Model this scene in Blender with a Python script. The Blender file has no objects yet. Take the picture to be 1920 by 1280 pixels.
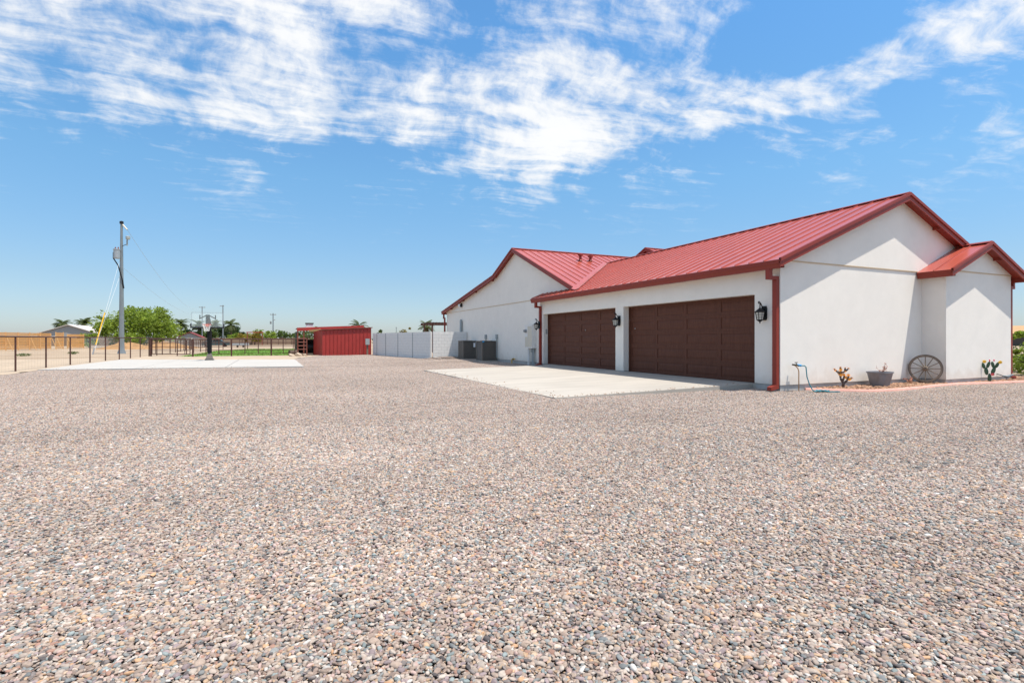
import bpy, bmesh, math, random
import numpy as np
from mathutils import Vector, Matrix, Euler

SC = bpy.context.scene
COL = SC.collection
R = math.radians
random.seed(7)

# ------------------------------------------------------------------ camera
HEAD = 24.08                                  # heading of the lens, degrees from +Y towards +X
cam_d = bpy.data.cameras.new('camera')
cam = bpy.data.objects.new('camera', cam_d)
COL.objects.link(cam)
cam.location = (0, 0, 1.22)
cam.rotation_euler = (R(90), 0, R(-HEAD))
cam_d.sensor_width = 36.0
cam_d.lens = 36.0 * 980 / 1920
cam_d.shift_y = -4 / 1920
cam_d.clip_start = 0.05
cam_d.clip_end = 9000
SC.camera = cam

# ------------------------------------------------------------------ sun and sky
SUN = Vector((0.235, -0.27, 1.0)).normalized()      # direction to the sun
sun_d = bpy.data.lights.new('sun', 'SUN')
sun_d.energy = 2.8
sun_d.angle = R(0.53)
sun_d.color = (1.0, 0.92, 0.82)
sun = bpy.data.objects.new('sun', sun_d)
COL.objects.link(sun)
sun.rotation_euler = SUN.to_track_quat('Z', 'Y').to_euler()
sun.location = (0, 0, 40)

SC.view_settings.view_transform = 'Standard'
SC.view_settings.look = 'None'
SC.view_settings.gamma = 1.0
SC.view_settings.use_curve_mapping = False
SC.view_settings.exposure = 1.08

world = bpy.data.worlds.new('World')
SC.world = world
world.use_nodes = True
WT = world.node_tree
for n in list(WT.nodes):
    WT.nodes.remove(n)


def build_world():
    N, L = WT.nodes, WT.links

    def math_(op, a, b=None, c=None, clamp=False):
        n = N.new('ShaderNodeMath'); n.operation = op; n.use_clamp = clamp
        for i, v in enumerate((a, b, c)):
            if v is None: continue
            if isinstance(v, (int, float)): n.inputs[i].default_value = v
            else: L.new(v, n.inputs[i])
        return n.outputs[0]
    out = N.new('ShaderNodeOutputWorld')
    bg = N.new('ShaderNodeBackground'); bg.inputs['Strength'].default_value = 0.11
    sky = N.new('ShaderNodeTexSky'); sky.sky_type = 'NISHITA'
    sky.sun_disc = False
    sky.sun_elevation = math.asin(SUN.z)
    sky.sun_rotation = math.atan2(SUN.x, SUN.y)
    sky.altitude = 300; sky.air_density = 1.0; sky.dust_density = 0.6; sky.ozone_density = 2.0
    tc = N.new('ShaderNodeTexCoord')
    sep = N.new('ShaderNodeSeparateXYZ'); L.new(tc.outputs['Generated'], sep.inputs[0])
    zc = math_('MAXIMUM', sep.outputs['Z'], 0.03)
    px = math_('DIVIDE', sep.outputs['X'], zc)
    py = math_('DIVIDE', sep.outputs['Y'], zc)
    P = N.new('ShaderNodeCombineXYZ'); L.new(px, P.inputs[0]); L.new(py, P.inputs[1])
    P = P.outputs[0]
    # warp of the cloud sheet
    wn = N.new('ShaderNodeTexNoise'); wn.inputs['Scale'].default_value = 1.6; wn.inputs['Detail'].default_value = 3
    L.new(P, wn.inputs['Vector'])
    ws = N.new('ShaderNodeVectorMath'); ws.operation = 'SUBTRACT'; L.new(wn.outputs['Color'], ws.inputs[0]); ws.inputs[1].default_value = (.5, .5, .5)
    wm = N.new('ShaderNodeVectorMath'); wm.operation = 'SCALE'; L.new(ws.outputs[0], wm.inputs[0]); wm.inputs['Scale'].default_value = 0.35
    wa = N.new('ShaderNodeVectorMath'); wa.operation = 'ADD'; L.new(P, wa.inputs[0]); L.new(wm.outputs[0], wa.inputs[1])
    Pw = wa.outputs[0]
    # fine broken puffs
    n1 = N.new('ShaderNodeTexNoise'); n1.inputs['Scale'].default_value = 7.5; n1.inputs['Detail'].default_value = 11; n1.inputs['Roughness'].default_value = 0.62
    D = N.new('ShaderNodeVectorMath'); D.operation = 'ADD'
    dw = N.new('ShaderNodeVectorMath'); dw.operation = 'SCALE'; L.new(ws.outputs[0], dw.inputs[0]); dw.inputs['Scale'].default_value = 0.10
    L.new(tc.outputs['Generated'], D.inputs[0]); L.new(dw.outputs[0], D.inputs[1])
    L.new(D.outputs[0], n1.inputs['Vector'])
    # streaks drawn out along one wind direction
    mp = N.new('ShaderNodeMapping'); mp.inputs['Rotation'].default_value = (0, 0, R(62)); mp.inputs['Scale'].default_value = (1.1, 4.2, 1)
    L.new(Pw, mp.inputs['Vector'])
    n2 = N.new('ShaderNodeTexNoise'); n2.inputs['Scale'].default_value = 2.0; n2.inputs['Detail'].default_value = 9; n2.inputs['Roughness'].default_value = 0.6
    L.new(mp.outputs[0], n2.inputs['Vector'])
    # large cloud banks: where the cover is thick (positions on the cloud sheet, in units of its height)
    banks = [(-.9, 1.75, .55, .46), (-.62, 2.15, .44, .46), (-.28, 2.22, .38, .46), (-.05, 2.28, .36, .42), (.02, 1.78, .26, .34),
             (.36, 2.24, .30, .34), (.30, 1.62, .20, .26), (.70, 2.14, .30, .34), (.96, 2.02, .34, .42), (1.10, 2.35, .34, .34), (1.30, 2.02, .30, .42),
             (1.48, 1.66, .24, .34), (1.66, 1.85, .22, .20), (1.86, 1.58, .26, .36), (2.05, 1.36, .20, .30), (2.02, 1.06, .22, .38), (2.1, .84, .24, .40),
             (1.02, 1.34, .19, .30), (.90, 1.6, .22, .16), (1.20, 1.15, .10, .22), (.72, 1.42, .16, .20), (1.72, 1.76, .24, .24), (1.95, 1.42, .2, .2), (1.15, 1.72, .24, .2), (1.62, 3.2, .30, .28), (1.35, 2.85, .30, .27), (1.05, 2.75, .28, .2), (1.62, 2.6, .22, .2), (-.69, 2.83, .24, .16), (-1.2, 2.6, .5, .2),
             (-.35, 2.52, .34, .24), (.05, 2.5, .32, .28), (.45, 2.42, .3, .24), (1.22, 2.6, .26, .26), (1.5, 2.3, .24, .22),
             (-1.6, .4, .9, .36), (.2, -.5, .9, .36), (2.4, -.4, .8, .36), (-.5, .5, .6, .36), (.9, .3, .5, .3), (-.6, -2, 1.2, .34), (2, -2.5, 1.4, .34), (-3, -1, 1.2, .34), (3.5, 1, .9, .3),  # unseen banks overhead and behind, added to whiten and brighten the ambient light
             (.30, 1.93, .16, -.24), (1.46, 1.20, .22, -.30), (1.7, 1.25, .16, -.20), (.62, 1.62, .14, -.16)]
    tot = None
    for (bx, by, r, w) in banks:
        d = N.new('ShaderNodeVectorMath'); d.operation = 'DISTANCE'; L.new(Pw, d.inputs[0]); d.inputs[1].default_value = (bx, by, 0)
        q = math_('DIVIDE', d.outputs['Value'], r)
        q = math_('MULTIPLY', math_('MULTIPLY', q, q), -1.0)
        g = math_('MULTIPLY', math_('EXPONENT', q), w)
        tot = g if tot is None else math_('ADD', tot, g)
    tot = math_('MINIMUM', tot, 0.40)
    n3 = N.new('ShaderNodeTexNoise'); n3.inputs['Scale'].default_value = 21.0; n3.inputs['Detail'].default_value = 8; n3.inputs['Roughness'].default_value = 0.65
    L.new(D.outputs[0], n3.inputs['Vector'])
    mixn = math_('ADD', math_('MULTIPLY', n1.outputs['Fac'], 1.35), math_('MULTIPLY', n2.outputs['Fac'], 1.0))
    mixn = math_('ADD', mixn, math_('MULTIPLY', n3.outputs['Fac'], 0.72))
    mixn = math_('SUBTRACT', mixn, 1.12)
    v = math_('ADD', mixn, tot)
    mr = N.new('ShaderNodeMapRange'); mr.interpolation_type = 'SMOOTHSTEP'
    L.new(v, mr.inputs['Value']); mr.inputs['From Min'].default_value = 0.47; mr.inputs['From Max'].default_value = 1.08
    # thin out towards the horizon
    hz = N.new('ShaderNodeMapRange'); L.new(sep.outputs['Z'], hz.inputs['Value'])
    hz.inputs['From Min'].default_value = 0.16; hz.inputs['From Max'].default_value = 0.30
    dens = math_('MULTIPLY', mr.outputs[0], hz.outputs[0])
    dens = math_('MULTIPLY', dens, 0.97)
    shade = N.new('ShaderNodeMix'); shade.data_type = 'RGBA'
    L.new(n1.outputs['Fac'], shade.inputs['Factor'])
    shade.inputs['A'].default_value = (3.7, 3.8, 3.95, 1); shade.inputs['B'].default_value = (4.7, 4.7, 4.65, 1)
    mx = N.new('ShaderNodeMix'); mx.data_type = 'RGBA'
    # clear dry air: the same tint by height all the way round
    cr = N.new('ShaderNodeValToRGB'); L.new(sep.outputs['Z'], cr.inputs[0])
    el = cr.color_ramp.elements
    el[0].position = 0.0; el[0].color = (.43, .475, .60, 1)
    el[1].position = 1.0; el[1].color = (.50, .80, .95, 1)
    e = el.new(.10); e.color = (.465, .53, .585, 1)
    e = el.new(.28); e.color = (.515, .735, .78, 1)
    e = el.new(.50); e.color = (.50, .83, .96, 1)
    hs = N.new('ShaderNodeMix'); hs.data_type = 'RGBA'; hs.blend_type = 'MULTIPLY'; hs.inputs['Factor'].default_value = 1.0
    L.new(sky.outputs[0], hs.inputs['A']); L.new(cr.outputs['Color'], hs.inputs['B'])
    L.new(dens, mx.inputs['Factor']); L.new(hs.outputs['Result'], mx.inputs['A']); L.new(shade.outputs['Result'], mx.inputs['B'])
    L.new(mx.outputs['Result'], bg.inputs['Color'])
    L.new(bg.outputs[0], out.inputs['Surface'])


build_world()

# ------------------------------------------------------------------ materials
MATS = {}


def mat(name, col, rough=0.7, metal=0.0, var=0.0, vscale=3.0, bump=0.0, bscale=60.0, stretch=(1, 1, 1), col2=None, spec=0.5, island=0.0, coat=0.0, alpha=1.0, trans=0.0, detail=5.0):
    m = bpy.data.materials.new(name); m.use_nodes = True
    nt = m.node_tree; N, L = nt.nodes, nt.links
    b = N['Principled BSDF']
    b.inputs['Roughness'].default_value = rough
    b.inputs['Metallic'].default_value = metal
    b.inputs['Specular IOR Level'].default_value = spec
    b.inputs['Coat Weight'].default_value = coat
    b.inputs['Transmission Weight'].default_value = trans
    b.inputs['Alpha'].default_value = alpha
    c4 = (*col, 1)
    b.inputs['Base Color'].default_value = c4
    geo = N.new('ShaderNodeNewGeometry')
    src = geo.outputs['Position']
    if stretch != (1, 1, 1):
        mp = N.new('ShaderNodeMapping'); mp.inputs['Scale'].default_value = stretch
        L.new(src, mp.inputs['Vector']); src = mp.outputs[0]
    last = None
    if var > 0 or col2:
        n = N.new('ShaderNodeTexNoise'); n.inputs['Scale'].default_value = vscale; n.inputs['Detail'].default_value = detail; n.inputs['Roughness'].default_value = 0.6
        L.new(src, n.inputs['Vector'])
        rmp = N.new('ShaderNodeMapRange'); L.new(n.outputs['Fac'], rmp.inputs['Value'])
        rmp.inputs['From Min'].default_value = 0.3; rmp.inputs['From Max'].default_value = 0.7
        mx = N.new('ShaderNodeMix'); mx.data_type = 'RGBA'
        L.new(rmp.outputs[0], mx.inputs['Factor'])
        lo = tuple(x * (1 - var) for x in col)
        hi = col2 if col2 else tuple(min(1, x * (1 + var)) for x in col)
        mx.inputs['A'].default_value = (*lo, 1); mx.inputs['B'].default_value = (*hi, 1)
        last = mx.outputs['Result']
    if island > 0:
        mr = N.new('ShaderNodeMapRange'); L.new(geo.outputs['Random Per Island'], mr.inputs['Value'])
        mr.inputs['To Min'].default_value = 1 - island; mr.inputs['To Max'].default_value = 1 + island
        hv = N.new('ShaderNodeHueSaturation'); L.new(mr.outputs[0], hv.inputs['Value'])
        if last is not None: L.new(last, hv.inputs['Color'])
        else: hv.inputs['Color'].default_value = c4
        last = hv.outputs[0]
    if last is not None:
        L.new(last, b.inputs['Base Color'])
    if bump > 0:
        n = N.new('ShaderNodeTexNoise'); n.inputs['Scale'].default_value = bscale; n.inputs['Detail'].default_value = 4
        L.new(src, n.inputs['Vector'])
        bp = N.new('ShaderNodeBump'); bp.inputs['Strength'].default_value = bump; bp.inputs['Distance'].default_value = 0.02
        L.new(n.outputs['Fac'], bp.inputs['Height']); L.new(bp.outputs[0], b.inputs['Normal'])
    MATS[name] = m
    return m


M = {}
M['stucco'] = mat('stucco', (.82, .785, .72), .92, var=.02, vscale=1.3, bump=.25, bscale=90)
def splash(m):
    nt = m.node_tree; N, L = nt.nodes, nt.links; b = N['Principled BSDF']
    src = b.inputs['Base Color'].links[0].from_socket
    geo = N.new('ShaderNodeNewGeometry'); sp = N.new('ShaderNodeSeparateXYZ'); L.new(geo.outputs['Position'], sp.inputs[0])
    n = N.new('ShaderNodeTexNoise'); n.inputs['Scale'].default_value = 3.5; n.inputs['Detail'].default_value = 7; L.new(geo.outputs['Position'], n.inputs['Vector'])
    a = N.new('ShaderNodeMath'); a.operation = 'MULTIPLY_ADD'; L.new(n.outputs['Fac'], a.inputs[0]); a.inputs[1].default_value = -.9; L.new(sp.outputs['Z'], a.inputs[2])
    mr = N.new('ShaderNodeMapRange'); L.new(a.outputs[0], mr.inputs['Value']); mr.inputs['From Min'].default_value = -.42; mr.inputs['From Max'].default_value = -.1
    mr.inputs['To Min'].default_value = .36; mr.inputs['To Max'].default_value = 0
    # broad trowel marks
    t = N.new('ShaderNodeTexNoise'); t.inputs['Scale'].default_value = 2.2; t.inputs['Detail'].default_value = 8; t.inputs['Roughness'].default_value = .7; L.new(geo.outputs['Position'], t.inputs['Vector'])
    tr = N.new('ShaderNodeMapRange'); L.new(t.outputs['Fac'], tr.inputs['Value']); tr.inputs['From Min'].default_value = .35; tr.inputs['From Max'].default_value = .65; tr.inputs['To Min'].default_value = .978; tr.inputs['To Max'].default_value = 1.02
    hv = N.new('ShaderNodeHueSaturation'); L.new(src, hv.inputs['Color']); L.new(tr.outputs[0], hv.inputs['Value'])
    mx = N.new('ShaderNodeMix'); mx.data_type = 'RGBA'; L.new(mr.outputs[0], mx.inputs['Factor']); L.new(hv.outputs[0], mx.inputs['A']); mx.inputs['B'].default_value = (.58, .49, .40, 1)
    L.new(mx.outputs['Result'], b.inputs['Base Color'])


splash(M['stucco'])
M['screed'] = mat('tan_screed', (.55, .43, .28), .7)
M['plinth'] = mat('stem_wall_concrete', (.44, .43, .41), .9, var=.12, vscale=5, bump=.3, bscale=70)
M['roof'] = mat('red_roof_metal', (.42, .085, .056), .32, metal=.0, var=.08, vscale=.9, spec=.75, island=.04, coat=.12)
M['fascia'] = mat('red_fascia_metal', (.25, .036, .022), .45, spec=.3, var=.05, vscale=2)
M['door'] = mat('brown_door_wood', (.112, .042, .026), .58, spec=.2, var=.2, vscale=7, stretch=(1, 5, .5), bump=.12, bscale=30)
M['concrete'] = mat('pale_concrete', (.41, .378, .33), .9, var=.13, vscale=.9, stretch=(.4, 1.5, 1), bump=.12, bscale=80, detail=8)
M['court'] = mat('court_concrete', (.43, .412, .38), .9, var=.06, vscale=.6, bump=.1, bscale=60, detail=8)
M['black'] = mat('black_iron', (.010, .010, .012), .5, spec=.35)
M['glass'] = mat('lantern_glass', (.55, .55, .50), .25, var=.15, vscale=25)
M['ac'] = mat('brown_ac_metal', (.15, .13, .11), .55, var=.08, vscale=4)
M['ac_dark'] = mat('dark_louvre_metal', (.055, .048, .042), .55)
M['white'] = mat('white_paint', (.74, .74, .72), .55, var=.04, vscale=4)
M['cream'] = mat('cream_paint', (.62, .58, .48), .6)
M['galv'] = mat('galvanised_steel', (.42, .44, .45), .45, metal=.6, var=.1, vscale=9)
M['grey_box'] = mat('grey_enamel', (.33, .36, .36), .5)
M['pole'] = mat('pole_steel', (.22, .25, .265), .5, metal=.3, var=.07, vscale=2)
M['rust'] = mat('rusty_pipe', (.075, .030, .022), .8, var=.35, vscale=9)
M['wire'] = mat('wire_steel', (.22, .19, .17), .6)
M['cable'] = mat('thin_cable', (.45, .50, .55), .6)
M['guy'] = mat('bright_guy_wire', (.80, .82, .82), .5)
M['yellow'] = mat('yellow_guard', (.80, .46, .02), .5)
M['wood'] = mat('new_fence_wood', (.56, .29, .095), .75, var=.22, vscale=2.4, stretch=(1, 1, 8), island=.12)
M['pine'] = mat('fence_post_wood', (.64, .38, .16), .75, var=.15, vscale=4)
M['block'] = mat('grey_block', (.74, .735, .71), .92, var=.05, vscale=6, bump=.3, bscale=60)
M['mortar'] = mat('mortar', (.64, .635, .615), .95)
M['shed'] = mat('barn_red_metal', (.36, .032, .024), .5, var=.10, vscale=2)
M['shed_trim'] = mat('rust_trim', (.20, .05, .03), .6, var=.2, vscale=3)
M['dirt'] = mat('desert_dirt', (.33, .235, .15), .98, var=.2, vscale=.16, bump=.35, bscale=9, col2=(.44, .345, .245), detail=9)
M['sand'] = mat('pale_sand', (.41, .325, .235), .98, var=.15, vscale=.9, bump=.3, bscale=12)
M['mound'] = mat('ochre_soil', (.33, .19, .085), .98, var=.25, vscale=1.3, bump=.4, bscale=6)
M['lawn'] = mat('lawn_green', (.13, .26, .034), .9, var=.3, vscale=.7, bump=.5, bscale=20, col2=(.21, .36, .06))
M['bed_stone'] = mat('tan_river_stone', (.34, .20, .125), .85, var=.2, vscale=11, island=.4)
M['curb'] = mat('pink_concrete_curb', (.62, .33, .27), .85, var=.1, vscale=8, bump=.2, bscale=60)
M['oldwood'] = mat('weathered_wood', (.20, .155, .115), .85, var=.25, vscale=14)
M['iron'] = mat('dark_tyre_iron', (.085, .065, .055), .7, var=.2, vscale=8)
M['planter'] = mat('grey_metal_tub', (.20, .212, .238), .5, metal=.0, var=.12, vscale=8)
M['cactus'] = mat('painted_cactus_green', (.035, .085, .045), .5, var=.2, vscale=20)
M['cactus_b'] = mat('bronze_cactus_stem', (.085, .06, .05), .55, var=.25, vscale=25)
M['orange'] = mat('orange_petal', (.85, .33, .02), .5, var=.25, vscale=40)
M['yel_petal'] = mat('yellow_petal', (.85, .52, .03), .5)
M['pink_petal'] = mat('pink_petal', (.72, .04, .13), .5)
M['dry'] = mat('dry_stem', (.30, .15, .08), .85)
M['dryleaf'] = mat('dry_leaf', (.48, .23, .16), .85, island=.3)
M['bird'] = mat('blue_grey_bird', (.24, .30, .34), .5, var=.2, vscale=25)
M['bird_d'] = mat('dark_bird_wing', (.06, .07, .07), .5)
M['teal'] = mat('teal_hose', (.02, .20, .25), .45)
M['bluefit'] = mat('bright_blue_fitting', (.02, .30, .62), .4)
M['copper'] = mat('copper_pipe', (.50, .30, .16), .4, metal=.5)
M['brass'] = mat('dark_brass', (.07, .06, .04), .4, metal=.5)
def leafy(m):
    nt = m.node_tree; b = nt.nodes['Principled BSDF']; out = nt.nodes['Material Output']
    tr = nt.nodes.new('ShaderNodeBsdfTranslucent'); mx = nt.nodes.new('ShaderNodeMixShader'); mx.inputs[0].default_value = .48
    if b.inputs['Base Color'].is_linked: nt.links.new(b.inputs['Base Color'].links[0].from_socket, tr.inputs['Color'])
    nt.links.new(b.outputs[0], mx.inputs[1]); nt.links.new(tr.outputs[0], mx.inputs[2]); nt.links.new(mx.outputs[0], out.inputs['Surface'])
    return m


M['leaf'] = mat('mesquite_leaf', (.225, .31, .035), .7, island=.5, var=.3, vscale=.5)
M['leaf_d'] = mat('dark_tree_leaf', (.030, .060, .018), .7, island=.5, var=.3, vscale=.5)
M['leaf_m'] = mat('shrub_leaf', (.09, .14, .03), .7, island=.5, var=.3, vscale=.7)
M['leaf_y'] = mat('yellowing_leaf', (.22, .17, .02), .7, island=.4, var=.3, vscale=.7)
M['palm'] = mat('palm_frond', (.085, .115, .032), .65, island=.35)
for k in ('leaf', 'leaf_d', 'leaf_m', 'leaf_y', 'palm'): leafy(M[k])
M['trunk'] = mat('tree_bark', (.11, .08, .06), .9, var=.25, vscale=3)
M['ghouse'] = mat('grey_stucco', (.27, .28, .29), .9)
M['shingle'] = mat('pale_shingle', (.52, .48, .45), .85, var=.1, vscale=1)
M['tanroof'] = mat('tan_tile_roof', (.46, .28, .13), .8, var=.12, vscale=1.2)
M['tanwall'] = mat('tan_wall', (.42, .35, .27), .9)
M['darkglass'] = mat('dark_window', (.02, .022, .026), .12)
M['brownwall'] = mat('brown_block_wall', (.24, .17, .12), .9, var=.1, vscale=1)
M['carpaint'] = mat('dark_teal_car_paint', (.03, .065, .075), .3, coat=.6)
M['tyre'] = mat('rubber', (.011, .011, .012), .85, spec=.2)
M['dim'] = mat('shade_toned_timber', (.07, .055, .045), .9)  # dark tone carries the shade inside the open shed bay
M['net'] = mat('white_net', (.75, .73, .68), .8)
M['rim'] = mat('orange_rim', (.75, .07, .02), .45)
M['board'] = mat('clear_backboard', (.80, .92, .90), .05, trans=.0, alpha=.10)
M['rock'] = mat('pale_rock', (.50, .40, .30), .95, var=.2, vscale=4)
M['label'] = mat('label_white', (.75, .78, .80), .5)
M['meter'] = mat('meter_glass', (.25, .28, .30), .15)


# ------------------------------------------------------------------ mesh builder
class MB:
    def __init__(self):
        self.v = []; self.f = []

    def add(self, verts, faces):
        o = len(self.v)
        self.v.extend([Vector(p) for p in verts]); self.f.extend([tuple(i + o for i in f) for f in faces])
        return self

    def box(self, a, b):
        x0, y0, z0 = a; x1, y1, z1 = b
        return self.add([(x0, y0, z0), (x1, y0, z0), (x1, y1, z0), (x0, y1, z0), (x0, y0, z1), (x1, y0, z1), (x1, y1, z1), (x0, y1, z1)],
                        [(0, 3, 2, 1), (4, 5, 6, 7), (0, 1, 5, 4), (1, 2, 6, 5), (2, 3, 7, 6), (3, 0, 4, 7)])

    def prism(self, poly, vec):
        n = len(poly); vec = Vector(vec)
        vs = [Vector(p) for p in poly] + [Vector(p) + vec for p in poly]
        return self.add(vs, [tuple(range(n))[::-1], tuple(range(n, 2 * n))] + [(i, (i + 1) % n, (i + 1) % n + n, i + n) for i in range(n)])

    def beam(self, p, q, w, h, up=(0, 0, 1)):
        p, q = Vector(p), Vector(q); d = (q - p).normalized(); up = Vector(up)
        s = d.cross(up)
        if s.length < 1e-4: s = d.cross(Vector((0, 1, 0)))
        s.normalize(); u = s.cross(d)
        c = [s * (-w / 2) + u * (-h / 2), s * (w / 2) + u * (-h / 2), s * (w / 2) + u * (h / 2), s * (-w / 2) + u * (h / 2)]
        return self.prism([p + k for k in c], q - p)

    def tube(self, pts, r, n=8, cap=True):
        pts = [Vector(p) for p in pts]
        rs = r if isinstance(r, (list, tuple)) else [r] * len(pts)
        rings = []
        ref = None
        for i, p in enumerate(pts):
            d = (pts[min(i + 1, len(pts) - 1)] - pts[max(i - 1, 0)]).normalized()
            if ref is None:
                ref = Vector((1, 0, 0)) if abs(d.x) < .8 else Vector((0, 1, 0))
            s = ref - d * ref.dot(d)
            s.normalize(); ref = s
            t = d.cross(s)
            rings.append([p + (s * math.cos(2 * math.pi * k / n) + t * math.sin(2 * math.pi * k / n)) * rs[i] for k in range(n)])
        vs = [q for rg in rings for q in rg]; fs = []
        for i in range(len(pts) - 1):
            for k in range(n):
                fs.append((i * n + k, i * n + (k + 1) % n, (i + 1) * n + (k + 1) % n, (i + 1) * n + k))
        if cap:
            fs.append(tuple(range(n))[::-1]); fs.append(tuple(range((len(pts) - 1) * n, len(pts) * n)))
        return self.add(vs, fs)

    def lathe(self, prof, c, n=16, sx=1, sy=1, pw=2.0):
        c = Vector(c); vs = []; fs = []
        for (r, z) in prof:
            for k in range(n):
                a = 2 * math.pi * (k + .5) / n
                ca, sa = math.cos(a), math.sin(a)
                if pw != 2.0:
                    q = (abs(ca) ** pw + abs(sa) ** pw) ** (-1 / pw); ca *= q; sa *= q
                vs.append(c + Vector((r * ca * sx, r * sa * sy, z)))
        for i in range(len(prof) - 1):
            for k in range(n):
                fs.append((i * n + k, i * n + (k + 1) % n, (i + 1) * n + (k + 1) % n, (i + 1) * n + k))
        fs.append(tuple(range(n))[::-1]); fs.append(tuple(range((len(prof) - 1) * n, len(prof) * n)))
        return self.add(vs, fs)

    def ellipsoid(self, c, rad, rot=None, nu=10, nv=6):
        c = Vector(c); vs = []; fs = []
        for j in range(nv + 1):
            t = math.pi * j / nv
            for k in range(nu):
                a = 2 * math.pi * k / nu
                p = Vector((rad[0] * math.sin(t) * math.cos(a), rad[1] * math.sin(t) * math.sin(a), rad[2] * math.cos(t)))
                if rot is not None: p = rot @ p
                vs.append(c + p)
        for j in range(nv):
            for k in range(nu):
                fs.append((j * nu + k, (j + 1) * nu + k, (j + 1) * nu + (k + 1) % nu, j * nu + (k + 1) % nu))
        return self.add(vs, fs)

    def leaves(self, lobes, n, size, seed=0, asp=.5, droop=0.0):
        rnd = random.Random(seed)
        for _ in range(n):
            c, rad = lobes[rnd.randrange(len(lobes))]
            while True:
                p = Vector((rnd.uniform(-1, 1), rnd.uniform(-1, 1), rnd.uniform(-1, 1)))
                if .25 < p.length < 1: break
            p = Vector((c[0] + p.x * rad[0], c[1] + p.y * rad[1], c[2] + p.z * rad[2]))
            a = Vector((rnd.gauss(0, 1), rnd.gauss(0, 1), rnd.gauss(0, .7) - droop)).normalized()
            b = a.cross(Vector((rnd.gauss(0, 1), rnd.gauss(0, 1), rnd.gauss(0, 1)))).normalized()
            s = size * rnd.uniform(.6, 1.4)
            self.add([p - a * s, p + b * s * asp, p + a * s, p - b * s * asp], [(0, 1, 2, 3)])
        return self

    def mesh(self, name, m, off=(0, 0, 0), smooth=None):
        off = Vector(off)
        me = bpy.data.meshes.new(name)
        me.from_pydata([tuple(p - off) for p in self.v], [], self.f)
        me.validate()
        if smooth:
            bm = bmesh.new(); bm.from_mesh(me)
            bmesh.ops.recalc_face_normals(bm, faces=bm.faces)
            bm.to_mesh(me); bm.free()
            me.shade_smooth(); me.set_sharp_from_angle(angle=R(smooth))
        elif smooth is None and len(self.f) < 4000:
            bm = bmesh.new(); bm.from_mesh(me)
            bmesh.ops.recalc_face_normals(bm, faces=bm.faces)
            bm.to_mesh(me); bm.free()
        me.materials.append(M[m] if isinstance(m, str) else m)
        me.update()
        return me


BASE = {}        # world base point of each thing (children are built in world coordinates)


def tag(o, label, cat, group=None, kind=None):
    if label: o['label'] = label
    if cat: o['category'] = cat
    if group: o['group'] = group
    if kind: o['kind'] = kind
    return o


def thing(name, label, cat, loc, group=None, rz=0):
    o = bpy.data.objects.new(name, None); COL.objects.link(o)
    o.location = loc; o.rotation_euler = (0, 0, rz); o.empty_display_size = .3
    BASE[o] = Vector(loc)
    return tag(o, label, cat, group)


def part(name, mb, m, parent, smooth=None, label=None, kind=None):
    b = BASE[parent]
    o = bpy.data.objects.new(name, mb.mesh(name, m, b, smooth)); COL.objects.link(o)
    o.parent = parent; BASE[o] = b
    if label: o['label'] = label
    if kind: o['kind'] = kind
    return o


def lpart(name, mb, m, parent, smooth=None, label=None):      # built in the thing's own coordinates
    o = bpy.data.objects.new(name, mb.mesh(name, m, (0, 0, 0), smooth)); COL.objects.link(o)
    o.parent = parent
    if label: o['label'] = label
    return o


def single(name, mb, m, label, cat, base, group=None, smooth=None):
    o = bpy.data.objects.new(name, mb.mesh(name, m, base, smooth)); COL.objects.link(o)
    o.location = base; BASE[o] = Vector(base)
    return tag(o, label, cat, group)


def struct(name, mb, m, kind='structure', smooth=None):
    o = bpy.data.objects.new(name, mb.mesh(name, m, (0, 0, 0), smooth)); COL.objects.link(o)
    o['kind'] = kind; BASE[o] = Vector((0, 0, 0))
    return o


def copy_tree(o, parent=None):
    c = o.copy(); COL.objects.link(c)
    if parent is not None: c.parent = parent
    for ch in list(o.children): copy_tree(ch, c)
    return c


def hnoise(x, y):
    return math.sin(x * 1.3 + 1.1 * math.sin(y * .7)) * .5 + math.sin(y * 1.7 + 2.1 * math.sin(x * .45)) * .5


# ------------------------------------------------------------------ ground
GZ = -0.15                                   # level of the gravel


def ground_sheet():
    mb = MB()
    xs = sorted(set([-6000, -2500, -1000, -500, -250, -120] + [-80 + 4 * i for i in range(41)] + [120, 250, 500, 1000, 2500, 6000]))
    ys = sorted(set([-6000, -2000, -500, -150, -60] + [-20 + 4 * i for i in range(36)] + [160, 250, 500, 1000, 2500, 6000]))
    vs = []
    for y in ys:
        for x in xs:
            z = GZ - .04
            if abs(x) < 85 and -20 < y < 125 and x < -12: z += .05 * hnoise(x * .35, y * .35)
            vs.append((x, y, z))
    w = len(xs)
    mb.add(vs, [(j * w + i, j * w + i + 1, (j + 1) * w + i + 1, (j + 1) * w + i) for j in range(len(ys) - 1) for i in range(w - 1)])
    return struct('ground', mb, 'dirt', smooth=60)


ground_sheet()

# gravel: a stony sheet with tiles of loose pebbles on it
peb_mat = bpy.data.materials.new('pebble_stone'); peb_mat.use_nodes = True


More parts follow.
